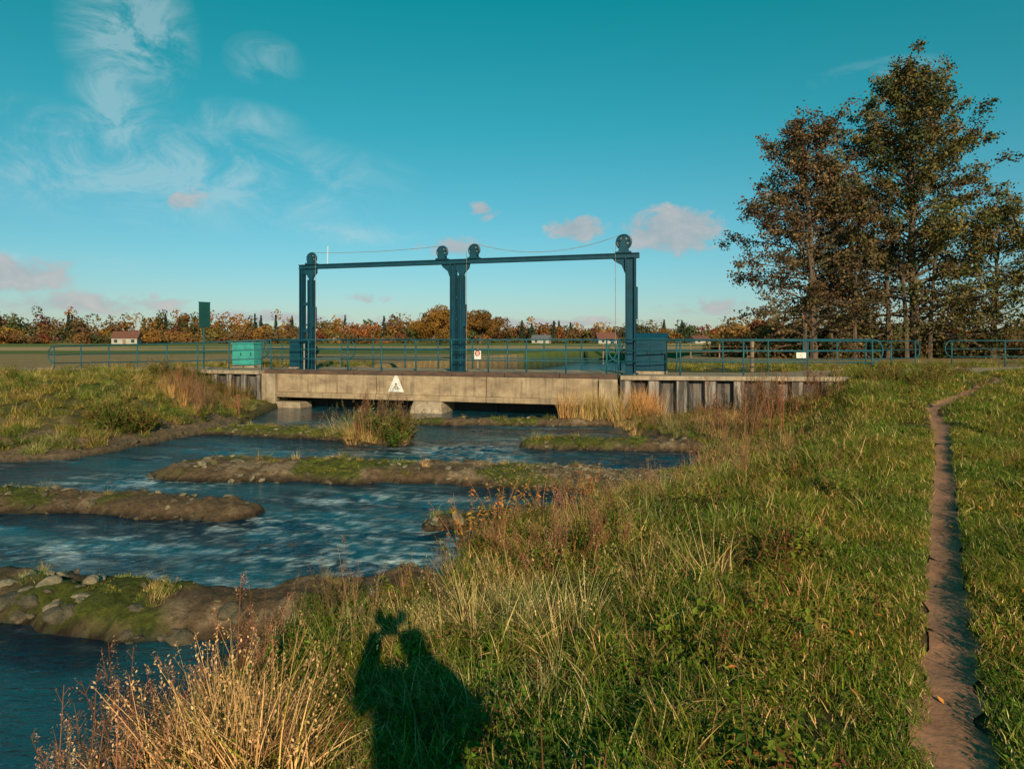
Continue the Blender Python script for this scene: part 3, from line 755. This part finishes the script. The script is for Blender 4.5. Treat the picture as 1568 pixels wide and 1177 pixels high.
def f_weed(b):
    for _ in range(6):
        ox,oy=R_(-.16,.16),R_(-.16,.16); a=R_(0,6.28); h=R_(.10,.32); c=random.choice([GREEN,DG,GREEN,(.10,.09,.02),(.12,.05,.025)])
        b.tube([(ox,oy,0),(ox+math.cos(a)*h*.15,oy+math.sin(a)*h*.15,h*.5),(ox+math.cos(a)*h*.3,oy+math.sin(a)*h*.3,h)],[.004,.003,.002],3,jc(BRN))
        for k in range(14):
            s=.15+.85*k/14; leafat(b,(ox+math.cos(a)*h*.3*s,oy+math.sin(a)*h*.3*s,h*s),R_(.016,.040)*(1.2-s*.5),jc(c),k*1.57+R_(-.4,.4),R_(-.6,.35))
def f_stalk(b):
    for _ in range(6):
        ox,oy=R_(-.12,.12),R_(-.12,.12); a=R_(0,6.28); h=R_(.4,.95); ln=R_(.05,.3); c=jc((.15,.07,.045))
        top=(ox+math.cos(a)*h*ln,oy+math.sin(a)*h*ln,h)
        b.tube([(ox,oy,0),((ox+top[0])*.5,(oy+top[1])*.5,h*.5),top],[.0045,.0035,.0015],4,c)
        for k in range(14):
            s=R_(.35,1); p=Vector((ox+(top[0]-ox)*s,oy+(top[1]-oy)*s,h*s)); l=R_(.05,.18)*(1.3-s); az=R_(0,6.28)
            q=p+Vector((math.cos(az)*l*.6,math.sin(az)*l*.6,l)); b.tube([p,q],[.002,.001],3,c)
            for j in range(6): leafat(b,tuple(q-Vector((0,0,j*.012))+Vector((R_(-.01,.01),R_(-.01,.01),0))),.008,jc(random.choice([(.30,.20,.13),(.18,.09,.06)])),R_(0,6.28),R_(-.5,1))
def f_reed(b):
    for _ in range(60):
        a=R_(0,6.28); r=.18*math.sqrt(random.random())
        blade(b,r*math.cos(a),r*math.sin(a),R_(.35,1.0),R_(.006,.013),a+R_(-1,1),R_(.02,.3),R_(0,.4),jc(random.choice([(.42,.25,.11),(.36,.20,.09),(.30,.14,.06)])),4)
def f_sap(b):
    for _ in range(6):
        a=R_(0,6.28); h=R_(.45,.95); ln=R_(.1,.5); top=(math.cos(a)*h*ln,math.sin(a)*h*ln,h)
        b.tube([(0,0,0),(top[0]*.4,top[1]*.4,h*.5),top],[.006,.004,.002],4,jc((.16,.08,.05)))
        for k in range(18):
            s=.3+.7*k/18; leafat(b,(top[0]*s,top[1]*s,h*s),R_(.022,.04),jc(random.choice([(.28,.10,.03),(.24,.09,.03),(.26,.15,.04),(.2,.16,.03)])),R_(0,6.28),R_(-.8,.5))
def f_bush(b):
    for _ in range(13):
        a=R_(0,6.28); h=R_(.15,.5); ln=R_(.2,1.0); top=(math.cos(a)*h*ln,math.sin(a)*h*ln,h); c=random.choice([GREEN,DG,(.08,.11,.02)])
        b.tube([(0,0,0),top],[.004,.002],3,jc(BRN))
        for k in range(18):
            s=.2+.8*k/18; leafat(b,(top[0]*s+R_(-.03,.03),top[1]*s+R_(-.03,.03),h*s),R_(.018,.038),jc(c),R_(0,6.28),R_(-.5,.5))
def f_fallen(b):
    leafat(b,(0,0,.035),.022,jc(ORG,.4),R_(0,6.28),R_(-.2,.3)); leafat(b,(.03,.02,.04),.015,jc((.32,.18,.06),.4),R_(0,6.28),R_(-.2,.4))
C_lawn=variants('lawn_tuft',f_lawn,8); C_long=variants('long_grass_tuft',f_long,8); C_dry=variants('dry_grass_tuft',f_dry,7)
C_weed=variants('weed_plant',f_weed,7); C_stalk=variants('dead_stalk',f_stalk,5); C_reed=variants('pale_reed',f_reed,4)
C_sap=variants('willow_sapling',f_sap,4); C_bush=variants('bramble',f_bush,5); C_fallen=variants('fallen_leaf',f_fallen,4)
def stones(cname,mt,k=6,flat=1):
    c=hcoll(cname)
    for i in range(k):
        bm=bmesh.new(); bmesh.ops.create_icosphere(bm,subdivisions=3,radius=1)
        sx,sy,sz=R_(.8,1.4),R_(.7,1.1),R_(.4,.75)*flat; off=R_(0,50)
        for v in bm.verts:
            k_=.55+.9*float(fbm(np.array(v.co.x*1.7+off),np.array(v.co.y*1.7+v.co.z*1.5+off),i))
            v.co=Vector((v.co.x*sx*k_,v.co.y*sy*k_,v.co.z*sz*k_))
        me=bpy.data.meshes.new(f'{cname}_{i}'); bm.to_mesh(me); bm.free(); me.materials.append(mt)
        me.polygons.foreach_set('use_smooth',[True]*len(me.polygons))
        c.objects.link(bpy.data.objects.new(f'{cname}_{i}',me))
    return c
C_stone=stones('stone',M_stone); C_rock=stones('rock',M_rock,5,.7)

def scatter(name, P, scl, coll, tilt=.12):
    n=len(P)
    if n==0: return
    me=bpy.data.meshes.new(name); me.vertices.add(n); me.vertices.foreach_set('co',np.asarray(P,float).ravel())
    a=me.attributes.new('rot','FLOAT_VECTOR','POINT'); rr=np.stack([rng.normal(size=n)*tilt,rng.normal(size=n)*tilt,rng.random(n)*6.283],1); a.data.foreach_set('vector',rr.ravel())
    a=me.attributes.new('scl','FLOAT','POINT'); a.data.foreach_set('value',np.asarray(scl,float))
    a=me.attributes.new('idx','INT','POINT'); a.data.foreach_set('value',rng.integers(0,len(coll.objects),n).astype(np.int32))
    o=bpy.data.objects.new(name,me); scene.collection.objects.link(o)
    ng=bpy.data.node_groups.new(name+'_nodes','GeometryNodeTree')
    ng.interface.new_socket('Geometry',in_out='INPUT',socket_type='NodeSocketGeometry'); ng.interface.new_socket('Geometry',in_out='OUTPUT',socket_type='NodeSocketGeometry')
    gi=ng.nodes.new('NodeGroupInput'); go=ng.nodes.new('NodeGroupOutput')
    ci=ng.nodes.new('GeometryNodeCollectionInfo'); ci.inputs['Collection'].default_value=coll; ci.inputs['Separate Children'].default_value=True; ci.inputs['Reset Children'].default_value=True
    ip=ng.nodes.new('GeometryNodeInstanceOnPoints'); ip.inputs['Pick Instance'].default_value=True
    def na(nm,dt):
        q=ng.nodes.new('GeometryNodeInputNamedAttribute'); q.data_type=dt; q.inputs['Name'].default_value=nm; return q.outputs['Attribute']
    er=ng.nodes.new('FunctionNodeEulerToRotation')
    l=ng.links
    l.new(gi.outputs[0],ip.inputs['Points']); l.new(ci.outputs[0],ip.inputs['Instance'])
    l.new(na('idx','INT'),ip.inputs['Instance Index']); l.new(na('rot','FLOAT_VECTOR'),er.inputs[0]); l.new(er.outputs[0],ip.inputs['Rotation'])
    l.new(na('scl','FLOAT'),ip.inputs['Scale']); l.new(ip.outputs[0],go.inputs[0])
    md=o.modifiers.new('scatter','NODES'); md.node_group=ng
    return o

def cand(dens,x0,x1,y0,y1,wide=.82):
    n=int(dens*(x1-x0)*(y1-y0)); X=rng.uniform(x0,x1,n); Y=rng.uniform(y0,y1,n)
    k=np.abs(X)<wide*Y+1.0; X,Y=X[k],Y[k]
    return (X,Y)+terrain(X,Y,True)
def pick(c,mask): return np.stack([c[0][mask],c[1][mask],c[2][mask]],1)
def u(n,a,b): return rng.uniform(a,b,n)
# lawn
pts=[];sc_=[]
for dens,y0,y1,s0,s1,x1 in ((66,1.3,6,.75,1.2,6.5),(38,6,11,.95,1.5,11),(16,11,18,1.3,2.0,17),(6,18,30,1.7,2.8,26)):
    c=cand(dens,-2,x1,y0,y1); X,Y,z,ins,d,t,right,barm,dp,xt,bh=c
    droad=sdist(X,Y,ROAD_R)
    pr=np.where(X>xt-.8,1,np.where(t>.25,.6,0))
    sz=u(len(X),s0,s1); sz=np.minimum(sz,np.clip((dp-.10)/.20,.3,9))
    m=(rng.random(len(X))<pr)&right&(dp>.17)&(z>.2)&(~bh)&(droad>1.45)&(barm<.5)
    p=pick(c,m); pts.append(p); sc_.append(sz[m])
c=cand(180,0,9,1.4,12); X,Y,z,ins,d,t,right,barm,dp,xt,bh=c
m=(dp>.15)&(dp<.36)&(rng.random(len(X))<.8); p=pick(c,m); pts.append(p); sc_.append(np.clip((dp[m]-.09)/.26,.22,.8))
scatter('lawn_grass',np.concatenate(pts),np.concatenate(sc_),C_lawn)
pts=[];sc_=[]
for dens,y0,y1,s0,s1,x1 in ((24,1.6,6,.6,1.05,5),(15,6,12,.7,1.2,9),(8,12,23,.9,1.5,14)):
    c=cand(dens,-4,x1,y0,y1); X,Y,z,ins,d,t,right,barm,dp,xt,bh=c
    nz=fbm(X*1.1,Y*1.1,201)
    pr=np.where(X>xt+.1,.06+.25*(nz>.6),1.0)*np.where((z>.1)&(~ins),1,0)*np.where(t<.3,.7,1)
    m=(rng.random(len(X))<pr)&right&(~bh)&(barm<.5)&(dp>.5)
    p=pick(c,m); pts.append(p); sc_.append(u(len(p),s0,s1)*np.where((Y[m]>15)&(X[m]<xt[m]-.5),.6,1))
scatter('long_grass',np.concatenate(pts),np.concatenate(sc_),C_long,.2)
pts=[];sc_=[]
for dens,y0,y1,s0,s1,x1 in ((10,2.6,6,.45,.85,4),(11,6,12,.5,.9,8),(8,12,23,.6,1.1,13)):
    c=cand(dens,-4,x1,y0,y1); X,Y,z,ins,d,t,right,barm,dp,xt,bh=c
    nz=fbm(X*.9,Y*.9,202)
    pr=np.where(X>xt-.5,.02,sst(.43,.60,nz)*.9+.09)*np.where(t>.6,.6,1)
    pr=np.where(t<.35,np.maximum(pr,.55),pr)*((z>.06)&(~ins))
    m=(rng.random(len(X))<pr)&right&(~bh)&(barm<.5)&(dp>.5)
    p=pick(c,m); pts.append(p); sc_.append(u(len(p),s0,s1)*np.where((Y[m]>15)&(X[m]<xt[m]-.5),.7,1)*np.where(t[m]<.35,.8,1))
scatter('dry_grass',np.concatenate(pts),np.concatenate(sc_),C_dry,.22)
pts=[];sc_=[]
for dens,y0,y1,s0,s1 in ((16,1.8,6,.6,1.15),(12,6,12,.7,1.3),(5,12,22,.9,1.5)):
    c=cand(dens,-3.5,12,y0,y1); X,Y,z,ins,d,t,right,barm,dp,xt,bh=c
    nz=fbm(X*1.3,Y*1.3,203)
    pr=np.where(X>xt+.3,.10,.25+.75*sst(.45,.6,nz))*((z>.1)&(~ins))
    m=(rng.random(len(X))<pr)&right&(~bh)&(barm<.5)&(dp>.4)
    p=pick(c,m); pts.append(p); sc_.append(u(len(p),s0,s1))
scatter('weeds',np.concatenate(pts),np.concatenate(sc_),C_weed,.2)
c=cand(2.6,-3.5,10,2.6,22); X,Y,z,ins,d,t,right,barm,dp,xt,bh=c
m=(t<.7)&right&(z>.05)&(~ins)&(~bh)&(barm<.5)&((fbm(X*.8,Y*.8,204)>.48)|(Y>12)); p=pick(c,m)
scatter('dead_flower_stalks',p,u(len(p),.35,.8),C_stalk,.15)
c=cand(8,-2,12,2,20); X,Y,z,ins,d,t,right,barm,dp,xt,bh=c
m=right&(z>.3)&(~bh)&(rng.random(len(X))<.6); p=pick(c,m); p[:,2]+=np.where(dp[m]<.15,-.02,.04)
scatter('fallen_leaves',p,u(len(p),.6,1.2),C_fallen,.3)
pts=[];sc_=[];pts2=[];sc2=[];pts3=[];sc3=[]
for dens,y0,y1,s0,s1 in ((10,14,24,.7,1.2),(6,24,34,.9,1.4)):
    c=cand(dens,-30,-5,y0,y1); X,Y,z,ins,d,t,right,barm,dp,xt,bh=c
    nz=fbm(X*.6,Y*.6,205); dr=sdist(X,Y,ROAD_L)
    ok=(~right)&(~ins)&(z>.1)&(barm<.5)&(dr>1.5)&(~((Y>26)&(X>-10)))
    dens_=sst(.3,1.6,d+nz*1.2-.4)
    m=ok&(rng.random(len(X))<dens_); p=pick(c,m); pts.append(p); sc_.append(u(len(p),s0,s1))
    m=ok&(rng.random(len(X))<.40*dens_*sst(.4,.6,nz)); p=pick(c,m); pts2.append(p); sc2.append(u(len(p),s0*.6,s1*.7))
    m=ok&(rng.random(len(X))<.12*sst(.5,.6,fbm(X,Y,209))); p=pick(c,m); pts3.append(p); sc3.append(u(len(p),s0*.7,s1*.9))
scatter('long_grass',np.concatenate(pts),np.concatenate(sc_),C_long,.2)
scatter('dry_grass',np.concatenate(pts2),np.concatenate(sc2),C_dry,.2)
scatter('brambles',np.concatenate(pts3),np.concatenate(sc3),C_bush,.2)
c=cand(2.0,-14,30,26,36); X,Y,z,ins,d,t,right,barm,dp,xt,bh=c
m=(~ins)&(sdist(X,Y,ROAD_R)>1.5)&(sdist(X,Y,ROAD_L)>1.5)&(Y>27)&(z>1.2)
m&=~((X>-10.5)&(X<5)&(Y<29.5)); p=pick(c,m)
scatter('verge_grass',p,u(len(p),.7,1.2),C_long,.2)
c=cand(22,-13,6,5.5,21.5); X,Y,z,ins,d,t,right,barm,dp,xt,bh=c
nz=fbm(X*.8,Y*.8,206)
m=(barm>.5)&(z>.08)&(rng.random(len(X))<sst(.48,.60,nz)*.8); p=pick(c,m); scatter('bar_moss_turf',p,u(len(p),.3,.7),C_lawn,.25)
m=(barm>.5)&(z>.10)&(rng.random(len(X))<.12*sst(.5,.6,nz)+.02); p=pick(c,m); scatter('bar_grass',p,u(len(p),.35,.7),C_long,.25)
m=(barm>.5)&(z>.09)&(rng.random(len(X))<.04); p=pick(c,m); scatter('bar_dry_grass',p,u(len(p),.25,.5),C_dry,.25)
c=cand(80,-13,6,5.5,21.5); X,Y,z,ins,d,t,right,barm,dp,xt,bh=c
m=(barm>.5)&(z>-.06)&(rng.random(len(X))<.6*sst(.2,.02,z)+.10); p=pick(c,m); s=.012+.05*rng.random(len(p))**2.5; scatter('bar_stones',p,s,C_stone,.3)
m=(barm>.5)&(z>.0)&(rng.random(len(X))<.10*sst(.45,.6,n:=fbm(X*1.1,Y*1.1,411))); p=pick(c,m); scatter('bar_rocks',p,u(len(p),.03,.08),C_rock,.3)
c=cand(600,-1.5,4,11.4,13.6); X,Y,z,ins,d,t,right,barm,dp,xt,bh=c
m=(barm>.5)&(z>.05)&(rng.random(len(X))<sst(-1.3,1.2,X)*.8); p=pick(c,m); scatter('gravel',p,u(len(p),.010,.022),C_rock,.3)
c=cand(30,-13,-6,14,22); X,Y,z,ins,d,t,right,barm,dp,xt,bh=c
m=(~ins)&(~right)&(d<1.6)&(rng.random(len(X))<.6); p=pick(c,m); scatter('shore_gravel',p,.015+.06*rng.random(len(p))**2.5,C_stone,.3)

def put(name,lst,coll,spread,k,s0,s1,tilt=.12,dz=0):
    P=[]
    for (x,y) in lst:
        for _ in range(k): P.append((x+random.gauss(0,spread),y+random.gauss(0,spread)))
    P=np.array(P); zz=terrain(P[:,0],P[:,1]); ok=zz>-.1
    scatter(name,np.stack([P[:,0],P[:,1],np.maximum(zz,-.02)+dz],1)[ok],u(int(ok.sum()),s0,s1),coll,tilt)
put('rocks',[(-4.9,6.72),(-4.5,6.6),(-4.2,6.5),(-.7,9.6),(-.4,9.8)],C_rock,.14,3,.05,.13,.25,-.04)
put('rocks',[(-5.2,6.5),(-4.5,6.25),(-3.6,6.05),(-2.9,5.95),(-5.6,6.6),(-4.0,6.1),(-2.6,5.9)],C_stone,.14,3,.05,.14,.25,-.04)
put('pale_reeds',[(4.0,21.4),(4.35,21.6),(3.7,21.2)],C_reed,.2,9,.85,1.25)
put('pale_reeds',[(1.9,21.2),(2.4,21.2),(2.9,21.0)],C_reed,.2,7,.8,1.3)
put('dry_grass_clump',[(-1.45,3.35),(-1.2,3.5),(-1.7,3.7),(-1.5,3.6)],C_dry,.11,6,1.0,1.4,.2)
put('dry_grass_clump',[(-.3,4.7),(.3,4.4),(-.9,5.0),(1.0,5.0),(-.1,5.6)],C_dry,.2,4,.7,1.1,.2)
put('dead_flower_stalks',[(-2.3,3.3),(-2.15,3.6),(-2.0,3.1),(-1.75,4.6)],C_stalk,.14,4,.65,.95)
put('brambles',[(-1.9,3.2),(-1.5,4.3),(-1.25,3.0),(-2.1,3.3)],C_bush,.2,5,.5,.9)
put('dead_flower_stalks',[(7.4,19.4),(7.0,19.9),(8.3,18.6),(5.6,16.3)],C_stalk,.3,8,1.2,1.8)
put('brambles',[(-3.4,17.3),(-2.8,17.0),(-3.0,17.5)],C_bush,.35,12,1.0,1.6)
put('dry_grass',[(-3.7,17.2),(-4.2,17.5),(-3.3,17.1)],C_dry,.25,5,1.1,1.8)
put('dead_flower_stalks',[(-3.6,17.2),(-3.2,17.0)],C_stalk,.3,5,1.1,1.6)
put('willow_sapling',[(-.5,8.3),(-.05,8.5),(.75,9.6),(1.1,10.2)],C_sap,.15,2,.6,.9)
put('pale_reeds',[(-10.6,22.3),(-10.0,21.8)],C_reed,.4,6,.45,.7)
put('dead_flower_stalks',[(-10.6,22.8),(-9.8,22.0),(-11.2,23.5),(-9.3,21.3)],C_stalk,.5,9,.9,1.3)
put('brambles',[(-12.2,26.0),(-13,26.6),(-10.9,25.6),(-10.6,18.2),(-10,17.7)],C_bush,.4,12,1.0,1.6)
put('brambles',[(11.5,20.2),(12.5,21.2),(13.8,22.4),(10.9,19.4)],C_bush,.6,18,.7,1.2)
put('long_grass',[(4.9,9.8),(4.3,9.2),(4.0,10.2)],C_long,.4,9,1.0,1.5)
put('shoreline_grass',[(3.6,18.8),(3.4,20.2),(4.9,17.6),(5.5,18.8),(6.5,20)],C_dry,.6,8,.7,1.1)

# ------------------------------------------------------------------ photographer (casts the foreground shadow)
PX=.20
ph=empty('photographer',(PX,-.42,0))
gz=tz(PX,-.42)
def skin(name,verts,edges,rad,m,parent,sub=2):
    me=bpy.data.meshes.new(name); me.from_pydata(verts,edges,[]); me.materials.append(m)
    o=bpy.data.objects.new(name,me); scene.collection.objects.link(o); o.parent=parent
    md=o.modifiers.new('skin','SKIN')
    for i,r in enumerate(rad): me.skin_vertices[0].data[i].radius=(r,r) if not isinstance(r,tuple) else r
    me.skin_vertices[0].data[0].use_root=True; md.use_smooth_shade=True
    s=o.modifiers.new('sub','SUBSURF'); s.levels=sub; s.render_levels=sub
    return o
M_jacket=mat('jacket_cloth',(.03,.035,.05),scale=6); M_trs=mat('trouser_cloth',(.04,.045,.07),scale=6); M_skin=mat('skin',(.48,.28,.19),(.42,.23,.15),rough=.55,scale=6,bump=.05); M_hair=mat('hair',(.05,.03,.02),scale=20)
h=gz
skin('trousers',[(0,0,h+.88),(.1,0,h+.84),(.12,.02,h+.48),(.13,-.02,h+.1),(-.1,0,h+.84),(-.12,.02,h+.48),(-.13,-.02,h+.1)],[(0,1),(1,2),(2,3),(0,4),(4,5),(5,6)],[(.17,.14),.12,.09,.065,.12,.09,.065],M_trs,ph)
for s_ in (-1,1):
    skin(f'shoe_{s_}',[(.13*s_,-.04,h+.06),(.13*s_,.08,h+.05),(.14*s_,.19,h+.04)],[(0,1),(1,2)],[.055,.05,.035],M_black,ph)
skin('jacket',[(0,0,h+.85),(0,0,h+1.1),(-.02,.0,h+1.32),(-.01,0,h+1.46),(.18,0,h+1.42),(.22,.16,h+1.24),(-PX+.08,.30,h+1.59),(-.18,0,h+1.42),(-.33,.14,h+1.27),(-PX-.09,.30,h+1.60)],
     [(0,1),(1,2),(2,3),(2,4),(4,5),(5,6),(2,7),(7,8),(8,9)],[(.22,.16),(.21,.16),(.24,.16),.085,.12,.10,.06,.12,.10,.06],M_jacket,ph)
for s_,cx in ((1,-PX+.07),(-1,-PX-.07)):
    bx,by,bz=cx+.02*s_,.31,h+1.60
    vs=[(bx,by,bz),(bx,by+.02,bz+.06)]; ed=[(0,1)]; rd=[(.032,.026),(.045,.020)]
    for k in range(4):
        fx_=bx+(-.03+.02*k); i0=len(vs); vs+=[(fx_,by+.035,bz+.095),(fx_-.012*s_,by+.06,bz+.115-.004*k),(fx_-.03*s_,by+.055,bz+.13-.004*k)]; ed+=[(1,i0),(i0,i0+1),(i0+1,i0+2)]; rd+=[.0095,.0085,.0075]
    i0=len(vs); vs+=[(bx-.035*s_,by-.0,bz+.05),(bx-.06*s_,by-.0,bz+.08)]; ed+=[(0,i0),(i0,i0+1)]; rd+=[.012,.009]
    skin(f'hand_{s_}',vs,ed,rd,M_skin,ph)
def ico(name,loc,sc3,m,sub=3,fn=None):
    bm=bmesh.new(); bmesh.ops.create_icosphere(bm,subdivisions=sub,radius=1)
    for v in bm.verts:
        if fn: v.co=fn(v.co)
        v.co=Vector((v.co.x*sc3[0]+loc[0],v.co.y*sc3[1]+loc[1],v.co.z*sc3[2]+loc[2]))
    me=bpy.data.meshes.new(name); bm.to_mesh(me); bm.free(); me.materials.append(m); me.polygons.foreach_set('use_smooth',[True]*len(me.polygons))
    o=bpy.data.objects.new(name,me); scene.collection.objects.link(o); o.parent=ph
hz=h+1.60
def hf(c):
    k=1-.18*max(0,-c.z); return Vector((c.x*k,c.y*(1+.04*max(0,-c.z)),c.z))
ico('head',(0.02,.02,hz),(.075,.095,.115),M_skin,3,hf); ico('hair',(0.02,.0,hz+.035),(.088,.102,.1),M_hair)
ico('nose',(0.02,.118,hz-.01),(.012,.018,.022),M_skin,2); ico('ear_l',(-.058,.01,hz),(.01,.02,.03),M_skin,2); ico('ear_r',(.098,.01,hz),(.01,.02,.03),M_skin,2)
ico('eye_l',(-.01,.1,hz+.015),(.012,.01,.008),M_white,2); ico('eye_r',(.05,.1,hz+.015),(.012,.01,.008),M_white,2); ico('mouth',(0.02,.105,hz-.055),(.024,.008,.006),M_red,2)
b=MB(); b.box(-PX-.065,-PX+.065,.29,.36,2.51,2.63); b.box(-PX-.025,-PX+.025,.29,.355,2.631,2.655); b.cyl((-PX,.375,2.59),(0,1,0),.033,.028,20)
b.obj('photo_camera',M_black,ph)

# ------------------------------------------------------------------ SKY / LIGHT
SUN_EL=math.radians(22)
sd=Vector((-.176,1,-.405)).normalized()
sl=bpy.data.lights.new('sun','SUN'); sl.energy=5.0; sl.angle=math.radians(.5); sl.color=(1,.79,.53)
so=bpy.data.objects.new('sun',sl); scene.collection.objects.link(so); so.rotation_euler=sd.to_track_quat('-Z','Y').to_euler()
w=bpy.data.worlds.new('World'); scene.world=w; w.use_nodes=True; nt=w.node_tree; L=nt.links
bg=nt.nodes['Background']; BS=.115; bg.inputs['Strength'].default_value=BS
sky=N(nt,'ShaderNodeTexSky',sky_type='NISHITA'); sky.sun_disc=False; sky.sun_elevation=SUN_EL; sky.sun_rotation=math.radians(170); sky.air_density=1.0; sky.dust_density=.4; sky.ozone_density=2.0
tc=N(nt,'ShaderNodeTexCoord'); sx=N(nt,'ShaderNodeSeparateXYZ'); L.new(tc.outputs['Generated'],sx.inputs[0])
def M(op,a,b_=None,c=None):
    n=N(nt,'ShaderNodeMath',operation=op)
    for i,v in enumerate((a,b_,c)):
        if v is None: continue
        if isinstance(v,(int,float)): n.inputs[i].default_value=v
        else: L.new(v,n.inputs[i])
    return n.outputs[0]
az=M('ARCTAN2',sx.outputs[0],sx.outputs[1])
hl=M('SQRT',M('ADD',M('MULTIPLY',sx.outputs[0],sx.outputs[0]),M('MULTIPLY',sx.outputs[1],sx.outputs[1])))
el=M('DIVIDE',sx.outputs[2],M('MAXIMUM',hl,.001))
cx=N(nt,'ShaderNodeCombineXYZ'); L.new(az,cx.inputs[0]); L.new(el,cx.inputs[1]); UV=cx.outputs[0]
mr=N(nt,'ShaderNodeMapRange'); mr.inputs[1].default_value=0; mr.inputs[2].default_value=.55; L.new(el,mr.inputs[0])
cr=N(nt,'ShaderNodeValToRGB'); L.new(mr.outputs[0],cr.inputs[0])
cr.color_ramp.elements[0].position=0; cr.color_ramp.elements[0].color=(.58,.62,.74,1)
cr.color_ramp.elements[1].position=1; cr.color_ramp.elements[1].color=(.0,1.0,.69,1)
e_=cr.color_ramp.elements.new(.22); e_.color=(.40,.76,.76,1)
e_=cr.color_ramp.elements.new(.55); e_.color=(.16,.90,.74,1)
tm=N(nt,'ShaderNodeMix',data_type='RGBA',blend_type='MULTIPLY'); tm.inputs[0].default_value=1
L.new(sky.outputs[0],tm.inputs[6]); L.new(cr.outputs[0],tm.inputs[7])
def noise(scale,st,det=6,rough=.6,dist=0,rot=0):
    mp=N(nt,'ShaderNodeMapping'); mp.inputs['Scale'].default_value=st; mp.inputs['Rotation'].default_value=(0,0,rot); L.new(UV,mp.inputs['Vector'])
    n=N(nt,'ShaderNodeTexNoise',noise_dimensions='2D'); n.inputs['Scale'].default_value=scale; n.inputs['Detail'].default_value=det; n.inputs['Roughness'].default_value=rough; n.inputs['Distortion'].default_value=dist
    L.new(mp.outputs[0],n.inputs['Vector']); return n.outputs['Fac']
def blobs(lst):
    tot=None
    for px,py,rx,ry,s_ in lst:
        a=math.atan((px-784)/1045); v=(520-py)/1045*math.cos(a)
        q2=N(nt,'ShaderNodeVectorMath',operation='MULTIPLY_ADD'); L.new(UV,q2.inputs[0]); q2.inputs[1].default_value=(1045/rx,1045/ry,0); q2.inputs[2].default_value=(-a*1045/rx,-v*1045/ry,0)
        q3=N(nt,'ShaderNodeVectorMath',operation='LENGTH'); L.new(q2.outputs[0],q3.inputs[0])
        f=M('MULTIPLY_ADD',q3.outputs['Value'],-s_,s_)
        tot=f if tot is None else M('MAXIMUM',tot,f)
    return M('MAXIMUM',tot,0)
cum=blobs([(740,322,36,22,1.0),(885,350,64,30,1.3),(1030,354,104,52,1.45),(700,380,80,28,.9),(10,418,110,46,1.0),(275,312,90,40,.5),
 (110,464,200,26,.85),(1090,470,110,24,.8),(820,494,360,14,.85),(420,486,220,16,.85),(560,458,60,14,.6)])
nz=noise(20,(1,1.7,1),6,.62,.3)
cm=N(nt,'ShaderNodeMapRange',interpolation_type='SMOOTHSTEP'); cm.inputs[1].default_value=.24; cm.inputs[2].default_value=.80
L.new(M('ADD',cum,M('MULTIPLY',M('SUBTRACT',nz,.5),M('MULTIPLY',M('MINIMUM',M('MULTIPLY',cum,4),1),2.0))),cm.inputs[0])
wis=blobs([(200,50,90,120,1),(175,170,60,140,1),(250,262,380,90,.8),(405,92,60,44,.7),(370,190,100,40,.5),(540,356,120,22,.9),(60,200,200,10,.8),(1340,112,90,22,.6),(20,395,180,14,.8)])
wz=noise(10,(1.0,1.5,1),8,.68,.5,.5)
wm=N(nt,'ShaderNodeMapRange',interpolation_type='SMOOTHSTEP'); wm.inputs[1].default_value=.34; wm.inputs[2].default_value=.80; L.new(wz,wm.inputs[0])
wf=M('MINIMUM',M('MULTIPLY',M('MULTIPLY',wis,wm.outputs[0]),1.15),.42)
m1=N(nt,'ShaderNodeMix',data_type='RGBA'); L.new(wf,m1.inputs[0]); L.new(tm.outputs[2],m1.inputs[6]); m1.inputs[7].default_value=(.50/BS,.66/BS,.70/BS,1)
cc=N(nt,'ShaderNodeMix',data_type='RGBA'); L.new(nz,cc.inputs[0]); cc.inputs[6].default_value=(.22/BS,.32/BS,.38/BS,1); cc.inputs[7].default_value=(.66/BS,.58/BS,.55/BS,1)
m2=N(nt,'ShaderNodeMix',data_type='RGBA'); L.new(M('MULTIPLY',cm.outputs[0],.8),m2.inputs[0]); L.new(m1.outputs[2],m2.inputs[6]); L.new(cc.outputs[2],m2.inputs[7])
L.new(m2.outputs[2],bg.inputs['Color'])
try:
    w.cycles.sampling_method='MANUAL'; w.cycles.sample_map_resolution=256
except Exception: pass

# ------------------------------------------------------------------ CAMERA
cd=bpy.data.cameras.new('camera'); cam=bpy.data.objects.new('camera',cd); scene.collection.objects.link(cam)
cam.location=(0,0,CAMZ); cam.rotation_euler=(math.radians(90),0,0); cd.sensor_width=36; cd.lens=24; cd.shift_y=-68/1568
cd.clip_start=.03; cd.clip_end=8000; scene.camera=cam
scene.view_settings.view_transform='Standard'; scene.view_settings.look='None'; scene.view_settings.exposure=0
